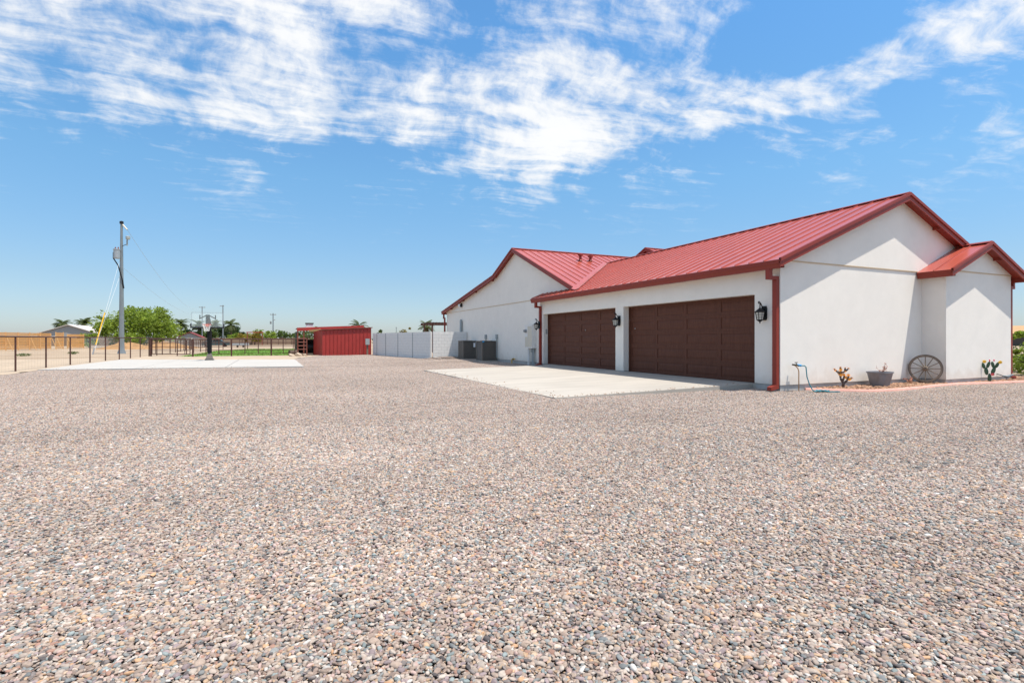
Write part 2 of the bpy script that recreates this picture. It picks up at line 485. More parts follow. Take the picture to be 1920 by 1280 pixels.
def pebble_material():
    N, L = peb_mat.node_tree.nodes, peb_mat.node_tree.links
    b = N['Principled BSDF']; b.inputs['Roughness'].default_value = .85; b.inputs['Specular IOR Level'].default_value = .25
    at = N.new('ShaderNodeAttribute'); at.attribute_name = 'stone'
    oi = N.new('ShaderNodeObjectInfo')
    geo = N.new('ShaderNodeNewGeometry')
    big = N.new('ShaderNodeTexNoise'); big.inputs['Scale'].default_value = .22; big.inputs['Detail'].default_value = 5; big.inputs['Roughness'].default_value = .55
    L.new(geo.outputs['Position'], big.inputs['Vector'])
    mr = N.new('ShaderNodeMapRange'); L.new(big.outputs['Fac'], mr.inputs['Value'])
    mr.inputs['From Min'].default_value = .3; mr.inputs['From Max'].default_value = .7
    mr.inputs['To Min'].default_value = .88; mr.inputs['To Max'].default_value = 1.10
    fine = N.new('ShaderNodeTexNoise'); fine.inputs['Scale'].default_value = 90; fine.inputs['Detail'].default_value = 3
    L.new(geo.outputs['Position'], fine.inputs['Vector'])
    mf = N.new('ShaderNodeMapRange'); L.new(fine.outputs['Fac'], mf.inputs['Value']); mf.inputs['From Min'].default_value = .3; mf.inputs['From Max'].default_value = .7
    mf.inputs['To Min'].default_value = .86; mf.inputs['To Max'].default_value = 1.12
    mu = N.new('ShaderNodeMath'); mu.operation = 'MULTIPLY'; L.new(mr.outputs[0], mu.inputs[0]); L.new(mf.outputs[0], mu.inputs[1])
    tm = N.new('ShaderNodeMapping'); tm.inputs['Rotation'].default_value = (0, 0, R(-35)); tm.inputs['Scale'].default_value = (.07, .85, 1)
    L.new(geo.outputs['Position'], tm.inputs['Vector'])
    tn = N.new('ShaderNodeTexNoise'); tn.inputs['Scale'].default_value = 1.0; tn.inputs['Detail'].default_value = 3; L.new(tm.outputs[0], tn.inputs['Vector'])
    t2 = N.new('ShaderNodeMapRange'); L.new(tn.outputs['Fac'], t2.inputs['Value']); t2.inputs['From Min'].default_value = .35; t2.inputs['From Max'].default_value = .65
    t2.inputs['To Min'].default_value = .95; t2.inputs['To Max'].default_value = 1.05
    m3 = N.new('ShaderNodeMath'); m3.operation = 'MULTIPLY'; L.new(mu.outputs[0], m3.inputs[0]); L.new(t2.outputs[0], m3.inputs[1]); mu = m3
    hs = N.new('ShaderNodeHueSaturation'); L.new(at.outputs['Color'], hs.inputs['Color']); L.new(mu.outputs[0], hs.inputs['Value'])
    L.new(hs.outputs[0], b.inputs['Base Color'])


pebble_material()

PALETTE = [((.36, .285, .235), 24), ((.42, .355, .305), 22), ((.28, .215, .18), 14), ((.48, .42, .365), 14), ((.22, .195, .185), 9), ((.26, .27, .265), 9),
           ((.19, .205, .21), 5), ((.43, .31, .21), 5), ((.48, .37, .27), 5), ((.33, .20, .155), 5), ((.10, .09, .09), 3), ((.55, .53, .50), 5), ((.30, .245, .25), 8), ((.45, .335, .30), 10), ((.25, .295, .295), 6), ((.52, .33, .20), 3)]


def ico(sub):
    bm = bmesh.new(); bmesh.ops.create_icosphere(bm, subdivisions=sub, radius=1)
    v = np.array([tuple(x.co) for x in bm.verts]); f = np.array([[q.index for q in x.verts] for x in bm.faces]); bm.free()
    return v, f


def pebble_tile(name, seed, sub, count, T, lo, hi):
    rng = np.random.default_rng(seed)
    bv, bf = ico(sub); nv, nf = len(bv), len(bf)
    # jittered grid so that stones spread evenly
    g = int(math.ceil(math.sqrt(count))); count = g * g
    gx, gy = np.meshgrid(np.arange(g), np.arange(g))
    px = ((gx.ravel() + rng.uniform(-.1, 1.1, count)) / g - .5) * T
    py = ((gy.ravel() + rng.uniform(-.1, 1.1, count)) / g - .5) * T
    s = lo + (hi - lo) * rng.beta(1.6, 3.0, count)
    s = np.where(rng.random(count) < .012, s * 1.4, s)
    sc = np.stack([s * rng.uniform(1.0, 1.75, count), s * rng.uniform(.7, 1.1, count), s * rng.uniform(.4, .75, count)], 1)
    pz = rng.uniform(.0, .012, count) + sc[:, 2] * .5
    rz = rng.uniform(0, 2 * math.pi, count); rx = rng.normal(0, .42, count)
    cx, sx = np.cos(rx), np.sin(rx); cz, sz = np.cos(rz), np.sin(rz)
    cols = np.array([p[0] for p in PALETTE]); w = np.array([p[1] for p in PALETTE], float); w /= w.sum()
    ci = rng.choice(len(PALETTE), count, p=w)
    c = cols[ci] * np.array([.985, .97, .958]) * rng.uniform(.82, 1.18, (count, 1)); c = np.clip(c, .03, .85)
    V = np.repeat(bv[None], count, 0)
    V = V * (1 + rng.uniform(-.10, .10, (count, nv, 1)))
    for _ in range(5 if sub > 1 else 2):                      # broken faces: shave a few flats off every stone
        nn = rng.normal(0, 1, (count, 1, 3)); nn /= np.linalg.norm(nn, axis=2, keepdims=True)
        dd = (V * nn).sum(2, keepdims=True) - rng.uniform(.45, .85, (count, 1, 1))
        V = V - np.maximum(dd, 0) * nn
    V = V * sc[:, None, :]
    y = V[:, :, 1] * cx[:, None] - V[:, :, 2] * sx[:, None]; z = V[:, :, 1] * sx[:, None] + V[:, :, 2] * cx[:, None]
    x = V[:, :, 0]
    X = x * cz[:, None] - y * sz[:, None] + px[:, None]; Y = x * sz[:, None] + y * cz[:, None] + py[:, None]; Z = z + pz[:, None]
    co = np.stack([X, Y, Z], 2).reshape(-1, 3)
    F = (bf[None] + (np.arange(count) * nv)[:, None, None]).reshape(-1, 3)
    me = bpy.data.meshes.new(name)
    me.vertices.add(len(co)); me.vertices.foreach_set('co', co.astype(np.float32).ravel())
    me.loops.add(F.size); me.loops.foreach_set('vertex_index', F.astype(np.int32).ravel())
    me.polygons.add(len(F)); me.polygons.foreach_set('loop_start', np.arange(0, F.size, 3, dtype=np.int32)); me.polygons.foreach_set('loop_total', np.full(len(F), 3, np.int32))
    a = me.attributes.new('stone', 'FLOAT_COLOR', 'POINT')
    cc = np.concatenate([np.repeat(c, nv, 0), np.ones((count * nv, 1))], 1)
    a.data.foreach_set('color', cc.astype(np.float32).ravel())
    me.update(); me.validate()
    me.shade_smooth()
    me.materials.append(peb_mat)
    return bpy.data.objects.new(name, me)


def in_poly(x, y, poly):
    c = False; n = len(poly)
    for i in range(n):
        x0, y0 = poly[i]; x1, y1 = poly[(i + 1) % n]
        if (y0 > y) != (y1 > y) and x < (x1 - x0) * (y - y0) / (y1 - y0) + x0: c = not c
    return c


COURT = [(-9.55, 29.1), (1.14, 27.5), (1.0, 37.0), (-9.4, 41.4)]
APRON = [(5.75, 10.45), (11.9, 10.45), (11.9, 22.2), (5.75, 22.2)]
GRAVEL = [(-10.0, 0.5), (-9.7, 26.0), (-9.55, 29.2), (1.2, 27.4), (1.05, 40.5), (1.9, 43.6), (3.2, 46.6), (7.6, 46.6), (9.7, 35.4), (12.3, 34.6), (12.3, 9.6), (18.1, 9.6), (18.1, 8.95), (22, 8.95), (30, 9.5), (40, 6), (40, -6), (-4, -6)]


def gravel_z(x, y):
    z = GZ + .012 * hnoise(x * .9, y * .9) + .02 * hnoise(x * .22 + 3, y * .22)
    d = math.hypot(x - 10.6, y - 34.3)
    z += .17 * math.exp(-(d / 1.3) ** 2)
    d = math.hypot(x - 9.0, y - 31.0)
    z += .06 * math.exp(-(d / 2.2) ** 2)
    return z


def gravel():
    T = .5
    tiles = bpy.data.collections.new('pebble_tiles')          # source meshes for the gravel, not placed on their own
    for i in range(5): tiles.objects.link(pebble_tile('pebble_tile_a%d' % i, 100 + i, 2, 1370, T, .006, .0185))
    for i in range(4): tiles.objects.link(pebble_tile('pebble_tile_b%d' % i, 200 + i, 1, 1150, T, .0065, .0198))
    pts, var, rot = [], [], []
    rnd = random.Random(3)
    nx, ny = 100, 106
    for j in range(ny):
        for i in range(nx):
            x = -10.0 + (i + .5) * T; y = -6 + (j + .5) * T
            if not in_poly(x, y, GRAVEL): continue
            if in_poly(x, y, [(6.1, 10.8), (11.9, 10.8), (11.9, 21.9), (6.1, 21.9)]) or in_poly(x, y, COURT): continue
            if y < -1 and x < 30: 
                if x * math.sin(R(HEAD)) + y * math.cos(R(HEAD)) < -2.5: continue
            pts.append((x, y, gravel_z(x, y)))
            var.append(rnd.randrange(5) if math.hypot(x, y) < 9 else 5 + rnd.randrange(4))
            rot.append(rnd.randrange(4) * math.pi / 2)
    me = bpy.data.meshes.new('gravel'); me.from_pydata(pts, [], [])
    a = me.attributes.new('tile', 'INT', 'POINT'); a.data.foreach_set('value', var)
    a = me.attributes.new('turn', 'FLOAT_VECTOR', 'POINT'); a.data.foreach_set('vector', np.array([(0, 0, r) for r in rot], np.float32).ravel())
    o = bpy.data.objects.new('gravel', me); COL.objects.link(o); o['kind'] = 'stuff'
    o['label'] = 'mixed pink and grey gravel covering the yard'
    ng = bpy.data.node_groups.new('scatter_pebbles', 'GeometryNodeTree')
    ng.interface.new_socket('Geometry', in_out='INPUT', socket_type='NodeSocketGeometry')
    ng.interface.new_socket('Geometry', in_out='OUTPUT', socket_type='NodeSocketGeometry')
    N, L = ng.nodes, ng.links
    gi = N.new('NodeGroupInput'); go = N.new('NodeGroupOutput')
    ci = N.new('GeometryNodeCollectionInfo'); ci.inputs['Collection'].default_value = tiles; ci.inputs['Separate Children'].default_value = True; ci.inputs['Reset Children'].default_value = True
    ip = N.new('GeometryNodeInstanceOnPoints'); ip.inputs['Pick Instance'].default_value = True
    a1 = N.new('GeometryNodeInputNamedAttribute'); a1.data_type = 'INT'; a1.inputs['Name'].default_value = 'tile'
    a2 = N.new('GeometryNodeInputNamedAttribute'); a2.data_type = 'FLOAT_VECTOR'; a2.inputs['Name'].default_value = 'turn'
    e2r = N.new('FunctionNodeEulerToRotation')
    L.new(a2.outputs['Attribute'], e2r.inputs[0])
    L.new(gi.outputs[0], ip.inputs['Points']); L.new(ci.outputs[0], ip.inputs['Instance'])
    L.new(a1.outputs['Attribute'], ip.inputs['Instance Index']); L.new(e2r.outputs[0], ip.inputs['Rotation'])
    L.new(ip.outputs[0], go.inputs[0])
    md = o.modifiers.new('scatter', 'NODES'); md.node_group = ng
    # the packed bed under the stones
    mb = MB()
    step = 1.0
    idx = {}
    for j in range(0, 55):
        for i in range(0, 51):
            x = -10.2 + i * step; y = -7 + j * step
            idx[i, j] = len(mb.v); mb.v.append(Vector((x, y, gravel_z(x, y) - .012)))
    for j in range(54):
        for i in range(50):
            x = -10.2 + (i + .5) * step; y = -7 + (j + .5) * step
            if in_poly(x, y, GRAVEL) and not in_poly(x, y, COURT): mb.f.append((idx[i, j], idx[i + 1, j], idx[i + 1, j + 1], idx[i, j + 1]))
    M['bed'] = mat('packed_grit', (.13, .10, .085), .95, var=.2, vscale=30, bump=.4, bscale=80)
    struct('gravel_bed', mb, 'bed', smooth=60)


gravel()


def slab(name, quad, ztop, thick, m, joints=()):
    mb = MB()
    vs = [(x, y, z) for (x, y), z in zip(quad, ztop)]
    mb.prism([(x, y, z - thick) for x, y, z in vs], (0, 0, thick))
    return struct(name, mb, m)


slab('driveway_apron', [(5.75, 10.45), (11.93, 10.45), (11.93, 22.25), (5.75, 22.25)], [-.11, -.005, -.005, -.11], .16, 'concrete')
j = MB()
for y in (14.4, 18.3): j.box((5.76, y - .006, -.13), (11.9, y + .006, -.1105))
slab('garage_slab', [(11.93, 9.8), (13.5, 9.8), (13.5, 23), (11.93, 23)], [0, .0, .0, 0], .2, 'concrete')


def court():
    a, b, c, d = [Vector((*p, -.095)) for p in COURT]
    # three pours with a narrow saw-cut between them
    fr = [0, .34, .68, 1]
    for k in range(3):
        e = .0014
        p0 = a.lerp(b, fr[k] + e); p1 = a.lerp(b, fr[k + 1] - e); q1 = d.lerp(c, fr[k + 1] - e); q0 = d.lerp(c, fr[k] + e)
        mb = MB(); mb.prism([v - Vector((0, 0, .12)) for v in (p0, p1, q1, q0)], (0, 0, .12))
        struct('court_slab', mb, 'court')


court()

# strips of pale sand around the court and along the pasture fence
def soil_patch(name, outline, z, m, n=1):
    mb = MB(); rnd = random.Random(len(outline) * 7 + int(z * 1000))
    pts = []
    for i in range(len(outline)):
        p, q = Vector((*outline[i], z)), Vector((*outline[(i + 1) % len(outline)], z))
        k = max(1, int((q - p).length / .6))
        for s in range(k):
            w = p.lerp(q, s / k); pts.append((w.x + rnd.uniform(-.12, .12), w.y + rnd.uniform(-.12, .12), z))
    bm = bmesh.new(); vs = [bm.verts.new(p) for p in pts]; bm.faces.new(vs); bmesh.ops.triangulate(bm, faces=bm.faces[:])
    bm.verts.index_update()
    mb.add([v.co.copy() for v in bm.verts], [tuple(v.index for v in f.verts) for f in bm.faces]); bm.free()
    for f in range(len(mb.f)):
        a, b, c = [mb.v[i] for i in mb.f[f]]
        if (b - a).cross(c - a).z < 0: mb.f[f] = mb.f[f][::-1]
    me = mb.mesh(name, m, (0, 0, 0), False)
    o = bpy.data.objects.new(name, me); COL.objects.link(o); o['kind'] = 'structure'
    return o


soil_patch('sand_verge', [(-9.8, 41.6), (1.0, 37.1), (1.1, 40.4), (2.0, 43.5), (3.3, 46.5), (3.0, 47.4), (-9.6, 50.2)], -.135, 'sand')
soil_patch('sand_strip', [(-30, 14), (-9.75, 20), (-9.5, 26.5), (-9.65, 29), (-9.5, 41.5), (-12, 46), (-30, 40)], -.128, 'sand')
soil_patch('lawn', [(-7.2, 48.2), (1.6, 48.6), (2.2, 66), (3.4, 79), (-3.8, 82.5), (-6.6, 70), (-6.9, 58)], -.13, 'lawn')


def grass_tufts():
    mb = MB(); rnd = random.Random(5)
    poly = [(-7.0, 48.3), (1.5, 48.7), (2.1, 66), (3.3, 79), (-3.8, 82), (-6.5, 70), (-6.8, 58)]
    n = 0
    while n < 9000:
        x = rnd.uniform(-7, 3.3); y = rnd.uniform(48.2, 82)
        if not in_poly(x, y, poly): continue
        n += 1
        h = rnd.uniform(.03, .09); w = rnd.uniform(.02, .05); a = rnd.uniform(0, math.pi)
        dx, dy = math.cos(a) * w, math.sin(a) * w
        mb.add([(x - dx, y - dy, -.132), (x + dx, y + dy, -.132), (x + rnd.uniform(-.04, .04), y + rnd.uniform(-.04, .04), -.13 + h)], [(0, 1, 2)])
    o = bpy.data.objects.new('grass', mb.mesh('grass', 'lawn', (0, 0, 0), False)); COL.objects.link(o); o['kind'] = 'stuff'


grass_tufts()

# ------------------------------------------------------------------ the house
house = thing('house', 'white stucco house with red standing seam roof and two brown garage doors', 'house', (11.9, 9.55, GZ))
PITCH = .417


def zg(x, y): return 5.50 - PITCH * abs(x - 16.93)                   # garage roof
def zw(x, y):                                                         # wing roof
    if y < 26.63: return 6.28 - PITCH * (26.63 - y)
    if y < 29.5: return 6.28 - PITCH * (y - 26.63)
    return 5.083 - .155 * (y - 29.5)
def zb(x, y): return 4.18 - .44 * abs(x - 19.9)                       # bay roof
def zr(x, y): return 6.96 - PITCH * abs(y - 26.63)                    # raised middle roof


def clip(poly, a, b, c):
    out = []
    n = len(poly)
    for i in range(n):
        p, q = poly[i], poly[(i + 1) % n]
        dp = a * p[0] + b * p[1] - c; dq = a * q[0] + b * q[1] - c
        if dp >= 0: out.append(p)
        if dp * dq < 0:
            t = dp / (dp - dq); out.append((p[0] + (q[0] - p[0]) * t, p[1] + (q[1] - p[1]) * t))
    return out


def lift(mb, poly, zf, z0, z1):
    lo = [(x, y, zf(x, y) + z0) for x, y in poly]; n = len(lo)
    mb.add(lo + [(x, y, zf(x, y) + z1) for x, y in poly], [tuple(range(n))[::-1], tuple(range(n, 2 * n))] + [(i, (i + 1) % n, (i + 1) % n + n, i + n) for i in range(n)])


def area(p): return abs(sum(p[i][0] * p[(i + 1) % len(p)][1] - p[(i + 1) % len(p)][0] * p[i][1] for i in range(len(p)))) / 2


def roof(polys, axis, start, stop, w=.47):
    """standing seam roof: a deck plus one panel per seam"""
    deck = MB()
    for poly, zf in polys: lift(deck, poly, zf, -.10, -.012)
    rf = part('roof', deck, 'fascia', house)
    k = start
    a, b = (1, 0) if axis == 'x' else (0, 1)
    while k < stop:
        for poly, zf in polys:
            s = clip(clip(poly, a, b, k), -a, -b, -(k + w))
            if len(s) < 3 or area(s) < .01: continue
            mb = MB(); lift(mb, s, zf, -.010, 0.0)
            rib = clip(clip(poly, a, b, k - .0), -a, -b, -(k + .026))
            if len(rib) >= 3: lift(mb, rib, zf, 0.0005, .032)
            part('roof_panel', mb, 'roof', rf)
        k += w
    return rf


XE = 11.51
VAL = 7.83
g1 = [(XE, 9.25), (16.93, 9.25), (16.93, 24.76), (XE, XE + VAL)]
g2 = [(XE, XE + VAL + .02), (12.19, 12.19 + VAL + .02), (12.19, 23.48), (XE, 23.48)]
roof([(g1, zg), (g2, zg)], 'y', 9.25, 25)
roof([([(16.93, 9.25), (22.35, 9.25), (22.35, 19.3), (16.93, 24.76)], zg)], 'y', 9.25, 25)
roof([([(11.9, 11.9 + VAL), (16.93, 24.76), (16.93, 26.63), (11.9, 26.63)], zw), ([(16.93, 24.76), (21.3, 20.39), (21.3, 26.63), (16.93, 26.63)], zw)], 'x', 11.9, 21.4)
roof([([(11.9, 26.63), (21.3, 26.63), (21.3, 29.5), (11.9, 29.5)], zw), ([(11.9, 29.5), (21.3, 29.5), (21.3, 40.4), (11.9, 40.4)], zw)], 'x', 11.9, 21.4)
roof([([(17.78, 8.6), (19.9, 8.6), (19.9, 9.52), (17.78, 9.52)], zb)], 'y', 8.6, 9.6, .46)
roof([([(19.9, 8.6), (22.05, 8.6), (22.05, 9.52), (19.9, 9.52)], zb)], 'y', 8.6, 9.6, .46)
roof([([(21.1, 18.9), (30.3, 18.9), (30.3, 26.63), (21.1, 26.63)], zr), ([(21.1, 26.63), (30.3, 26.63), (30.3, 35), (21.1, 35)], zr)], 'x', 21.1, 30.3)


def ridge(p, q, side):
    mb = MB(); p, q, s = Vector(p), Vector(q), Vector(side)
    prof = [p + Vector((0, 0, .055)), p + s * .14 + Vector((0, 0, -.0)), p + s * .14 + Vector((0, 0, -.02)), p + Vector((0, 0, .03)), p - s * .14 + Vector((0, 0, -.02)), p - s * .14]
    mb.prism(prof, q - p)
    part('ridge_cap', mb, 'fascia', house)


ridge((16.93, 9.24, 5.50), (16.93, 24.76, 5.50), (1, 0, 0))
ridge((11.89, 26.63, 6.28), (21.2, 26.63, 6.28), (0, 1, 0))
ridge((19.9, 8.59, 4.18), (19.9, 9.5, 4.18), (1, 0, 0))
ridge((21.09, 26.63, 6.96), (30.3, 26.63, 6.96), (0, 1, 0))
# valley flashing between garage and wing
mb = MB()
for i in range(20):
    t0, t1 = i / 20, (i + 1) / 20
    x0, x1 = 11.72 + 5.1 * t0, 11.72 + 5.1 * t1
    for sgn in (-1, 1):
        def pt(x, o):
            X, Y = x + sgn * o * .7, x + VAL - sgn * o * .7
            return (X, Y, (zg(X, Y) if sgn > 0 else zw(X, Y)) + .045)
        mb.add([pt(x0, 0), pt(x1, 0), pt(x1, .17), pt(x0, .17)], [(0, 1, 2, 3)])
part('valley_flashing', mb, 'roof', house)


def wall_y(y0, y1, pts, name, m='stucco'):
    mb = MB(); mb.prism([(x, y0, z) for x, z in pts], (0, y1 - y0, 0)); return part(name, mb, m, house)


def wall_x(x0, x1, pts, name, m='stucco'):
    mb = MB(); mb.prism([(x0, y, z) for y, z in pts], (x1 - x0, 0, 0)); return part(name, mb, m, house)


ZT = 3.27           # height of the drip screed
PB = .03            # bottom of the stucco
D1, D2, DH = (16.82, 22.84), (10.35, 16.31), 2.45
# garage front wall with two openings (faces -X)
mb = MB()
mb.box((11.9, 9.552, PB), (12.2, D2[0], DH)); mb.box((11.9, D2[1], PB), (12.2, D1[0], DH)); mb.box((11.9, D1[1], PB), (12.2, 23.18, DH))
mb.box((11.9, 9.552, DH), (12.2, 23.18, 3.28))
part('wall', mb, 'stucco', house)
mb = MB()
for a, b in ((9.575, D2[0]), (D2[1], D1[0]), (D1[1], 23.16)): mb.box((11.925, a + (.02 if a > 10 else 0), -.25), (12.19, b - .02, PB + .002))
part('stem_wall', mb, 'plinth', house)
# garage gable wall, lower part and the upper part standing a little proud of it (faces -Y)
wall_y(9.55, 9.75, [(12.2, PB), (21.96, PB), (21.96, ZT), (12.2, ZT)], 'wall')
mb = MB(); mb.box((11.9, 9.55, PB), (12.2, 9.552, ZT)); part('wall', mb, 'stucco', house)
wall_y(9.525, 9.75, [(11.89, ZT + .02), (21.96, ZT + .02), (21.96, zg(21.96, 0) - .1), (16.93, 5.40), (11.89, zg(11.89, 0) - .1)], 'gable')
mb = MB(); mb.box((11.895, 9.523, ZT - .004), (18.08, 9.7, ZT + .022)); part('drip_screed', mb, 'screed', house)
wall_y(9.58, 9.74, [(11.93, -.25), (21.9, -.25), (21.9, PB + .002), (11.93, PB + .002)], 'stem_wall', 'plinth')
# bay
wall_y(8.90, 9.1, [(18.08, PB), (21.75, PB), (21.75, ZT), (18.08, ZT)], 'wall')
wall_y(8.875, 9.1, [(18.07, ZT + .02), (21.76, ZT + .02), (21.76, zb(21.75, 0) - .1), (19.9, 4.08), (18.07, zb(18.07, 0) - .1)], 'gable')
mb = MB(); mb.box((18.075, 8.873, ZT - .004), (21.76, 9.05, ZT + .022)); part('drip_screed', mb, 'screed', house)
wall_x(18.08, 18.28, [(9.1, PB), (9.55, PB), (9.55, 3.25), (9.1, 3.25)], 'wall')
wall_x(21.55, 21.75, [(9.1, PB), (9.55, PB), (9.55, 3.25), (9.1, 3.25)], 'wall')
mb = MB(); mb.box((18.11, 8.93, -.25), (21.72, 9.57, PB + .002)); part('stem_wall', mb, 'plinth', house)
# wing gable wall (faces -X)
wall_x(12.2, 12.4, [(23.0, PB), (39.96, PB), (39.96, ZT), (23.0, ZT)], 'wall')
wall_x(12.175, 12.4, [(19.95, ZT + .02), (39.96, ZT + .02), (39.96, zw(0, 39.96) - .1), (29.5, zw(0, 29.5) - .1), (26.63, 6.18), (19.95, zw(0, 19.95) - .1)], 'gable')
mb = MB(); mb.box((12.173, 23.19, ZT - .004), (12.3, 39.96, ZT + .022)); part('drip_screed', mb, 'screed', house)
mb = MB(); mb.box((12.23, 23.0, -.25), (12.39, 39.9, PB + .002)); part('stem_wall', mb, 'plinth', house)
# return at the far end of the garage, and the walls nobody sees
mb = MB(); mb.box((11.9, 23.18, PB), (12.2, 23.2, 3.28)); part('wall', mb, 'stucco', house)
mb = MB(); mb.box((12.4, 39.76, PB), (30, 39.96, 3.3)); mb.box((29.8, 20.1, -.2), (30, 39.76, 3.7)); mb.box((21.76, 9.75, -.2), (21.96, 20, 3.3)); mb.box((21.96, 20, -.2), (29.8, 20.2, 3.6)); part('wall', mb, 'stucco', house)
# end wall of the raised middle roof
wall_x(21.32, 21.5, [(19.2, 3.3), (34, 3.3), (34, zr(0, 34) - .1), (26.63, 6.86), (19.2, zr(0, 19.2) - .1)], 'gable', 'fascia')


def rake(axis, c, pts, h=.20, w=.04, zf=None):
    """sloping fascia boards along the gable edges"""
    for (a, b) in zip(pts[:-1], pts[1:]):
        mb = MB()
        for lo, hi, ww in ((-h, .02, w), (-.055, .035, w + .03)):
            if axis == 'y': poly = [(a[0], c - (ww - w), a[1] + lo), (b[0], c - (ww - w), b[1] + lo), (b[0], c - (ww - w), b[1] + hi), (a[0], c - (ww - w), a[1] + hi)]; v = (0, ww, 0)
            else: poly = [(c - (ww - w), a[0], a[1] + lo), (c - (ww - w), b[0], b[1] + lo), (c - (ww - w), b[0], b[1] + hi), (c - (ww - w), a[0], a[1] + hi)]; v = (ww, 0, 0)
            mb.prism(poly, v)
        part('fascia', mb, 'fascia', house)


rake('y', 9.235, [(XE, zg(XE, 0)), (16.93, 5.50), (22.35, zg(22.35, 0))])
rake('y', 8.585, [(17.78, zb(17.78, 0)), (19.9, 4.18), (22.05, zb(22.05, 0))])
rake('x', 11.885, [(19.73, zw(0, 19.73)), (26.63, 6.28), (29.5, zw(0, 29.5)), (40.4, zw(0, 40.4))])
rake('x', 21.08, [(18.9, zr(0, 18.9)), (26.63, 6.96), (35, zr(0, 35))])
# rafter tails under the rakes
for x in (18.6, 20.2):
    mb = MB(); mb.box((x, 9.28, zg(x, 0) - .19), (x + .09, 9.52, zg(x, 0) - .1)); part('outrigger', mb, 'fascia', house)
for y in (30.0, 33.0, 35.6, 38.4):
    mb = MB(); mb.box((11.93, y, zw(0, y) - .2), (12.17, y + .1, zw(0, y) - .1)); part('outrigger', mb, 'fascia', house)
mb = MB(); mb.box((20.6, 8.63, zb(20.6, 0) - .18), (20.68, 8.87, zb(20.6, 0) - .1)); part('outrigger', mb, 'fascia', house)


def gutter(axis, e, s0, s1, z0, z1, out):
    """K-style gutter; e = front edge, out = outward sign"""
    pr = [(0, z1 - .01), (.015, z1 + .006), (.03, z1 - .01), (.012, z1 - .035), (.030, (z0 + z1) / 2), (.055, z0), (.30, z0), (.30, z0 + .015), (.14, z0 + .02), (.14, z1 - .03), (.035, z1 - .03)]
    pr = [(0, z1), (.0, z1 - .03), (.02, z1 - .05), (.045, z0 + .05), (.05, z0), (.16, z0), (.16, z1), (.14, z1), (.14, z0 + .02), (.065, z0 + .02), (.035, z1 - .04), (.015, z1 - .01)]
    mb = MB()
    if axis == 'y': mb.prism([(e - out * d, s0, z) for d, z in pr], (0, s1 - s0, 0))
    else: mb.prism([(s0, e - out * d, z) for d, z in pr], (s1 - s0, 0, 0))
    for s in (s0, s1 - .004):
        if axis == 'y': mb.prism([(e - out * d, s, z) for d, z in ((0.001, z1 - .001), (.05, z0 + .001), (.159, z0 + .001), (.159, z1 - .001))], (0, .004, 0))
    g = part('gutter', mb, 'fascia', house)
    # soffit behind the gutter
    return g


gutter('y', XE - .01, 9.24, 23.5, 3.03, 3.225, -1)
gutter('y', 17.77, 8.59, 9.52, 3.06, 3.225, -1)
gutter('y', 22.06, 8.59, 9.52, 3.06, 3.225, 1)
gutter('x', 40.41, 11.89, 30, 3.2, 3.37, 1)
mb = MB(); mb.box((XE + .15, 9.56, 3.10), (11.895, 23.17, 3.13)); part('soffit', mb, 'fascia', house)
mb = MB(); mb.box((17.93, 8.91, 3.11), (18.065, 9.52, 3.13)); mb.box((21.77, 8.91, 3.11), (21.9, 9.52, 3.13)); part('soffit', mb, 'fascia', house)


def downspout(y, zt, zb_):
    """outlet below the gutter, elbow back to the wall, then down with a kick-out shoe"""
    mb = MB(); w = .11
    mb.box((XE + .03, y, zt - .17), (XE + .03 + w, y + w + .02, zt))
    mb.box((XE + .03, y + .001, zt - .26), (11.885, y + w + .019, zt - .17))
    mb.box((11.79, y, .04), (11.892, y + w + .02, zt - .262))
    mb.box((11.785, y - .004, .55), (11.896, y + w + .024, .565)); mb.box((11.785, y - .004, 1.95), (11.896, y + w + .024, 1.965))
    mb.prism([(11.892, y, .039), (11.79, y, .039), (11.60, y, -.02), (11.60, y, -.11), (11.78, y, -.085), (11.892, y, -.06)], (0, w + .02, 0))
    part('downspout', mb, 'fascia', house)


downspout(9.575, 3.03, 0)
downspout(23.0, 3.03, 0)
mb = MB(); mb.box((21.77, 8.9, .08), (21.86, 9.0, 2.86)); mb.box((21.77, 8.902, 2.86), (22.03, 8.998, 2.95)); mb.box((21.94, 8.904, 2.95), (22.03, 8.996, 3.06))
mb.prism([(21.77, 8.9, .079), (21.86, 8.9, .079), (22.1, 8.9, 0.0), (22.1, 8.9, -.07), (21.77, 8.9, .0)], (0, .1, 0))
part('downspout', mb, 'fascia', house)
mb = MB(); mb.box((12.0, 40.02, .1), (12.11, 40.12, 2.85)); mb.box((12.0, 40.02, 2.85), (12.11, 40.38, 2.94)); mb.box((12.0, 40.28, 2.94), (12.11, 40.38, 3.2)); part('downspout', mb, 'fascia', house)


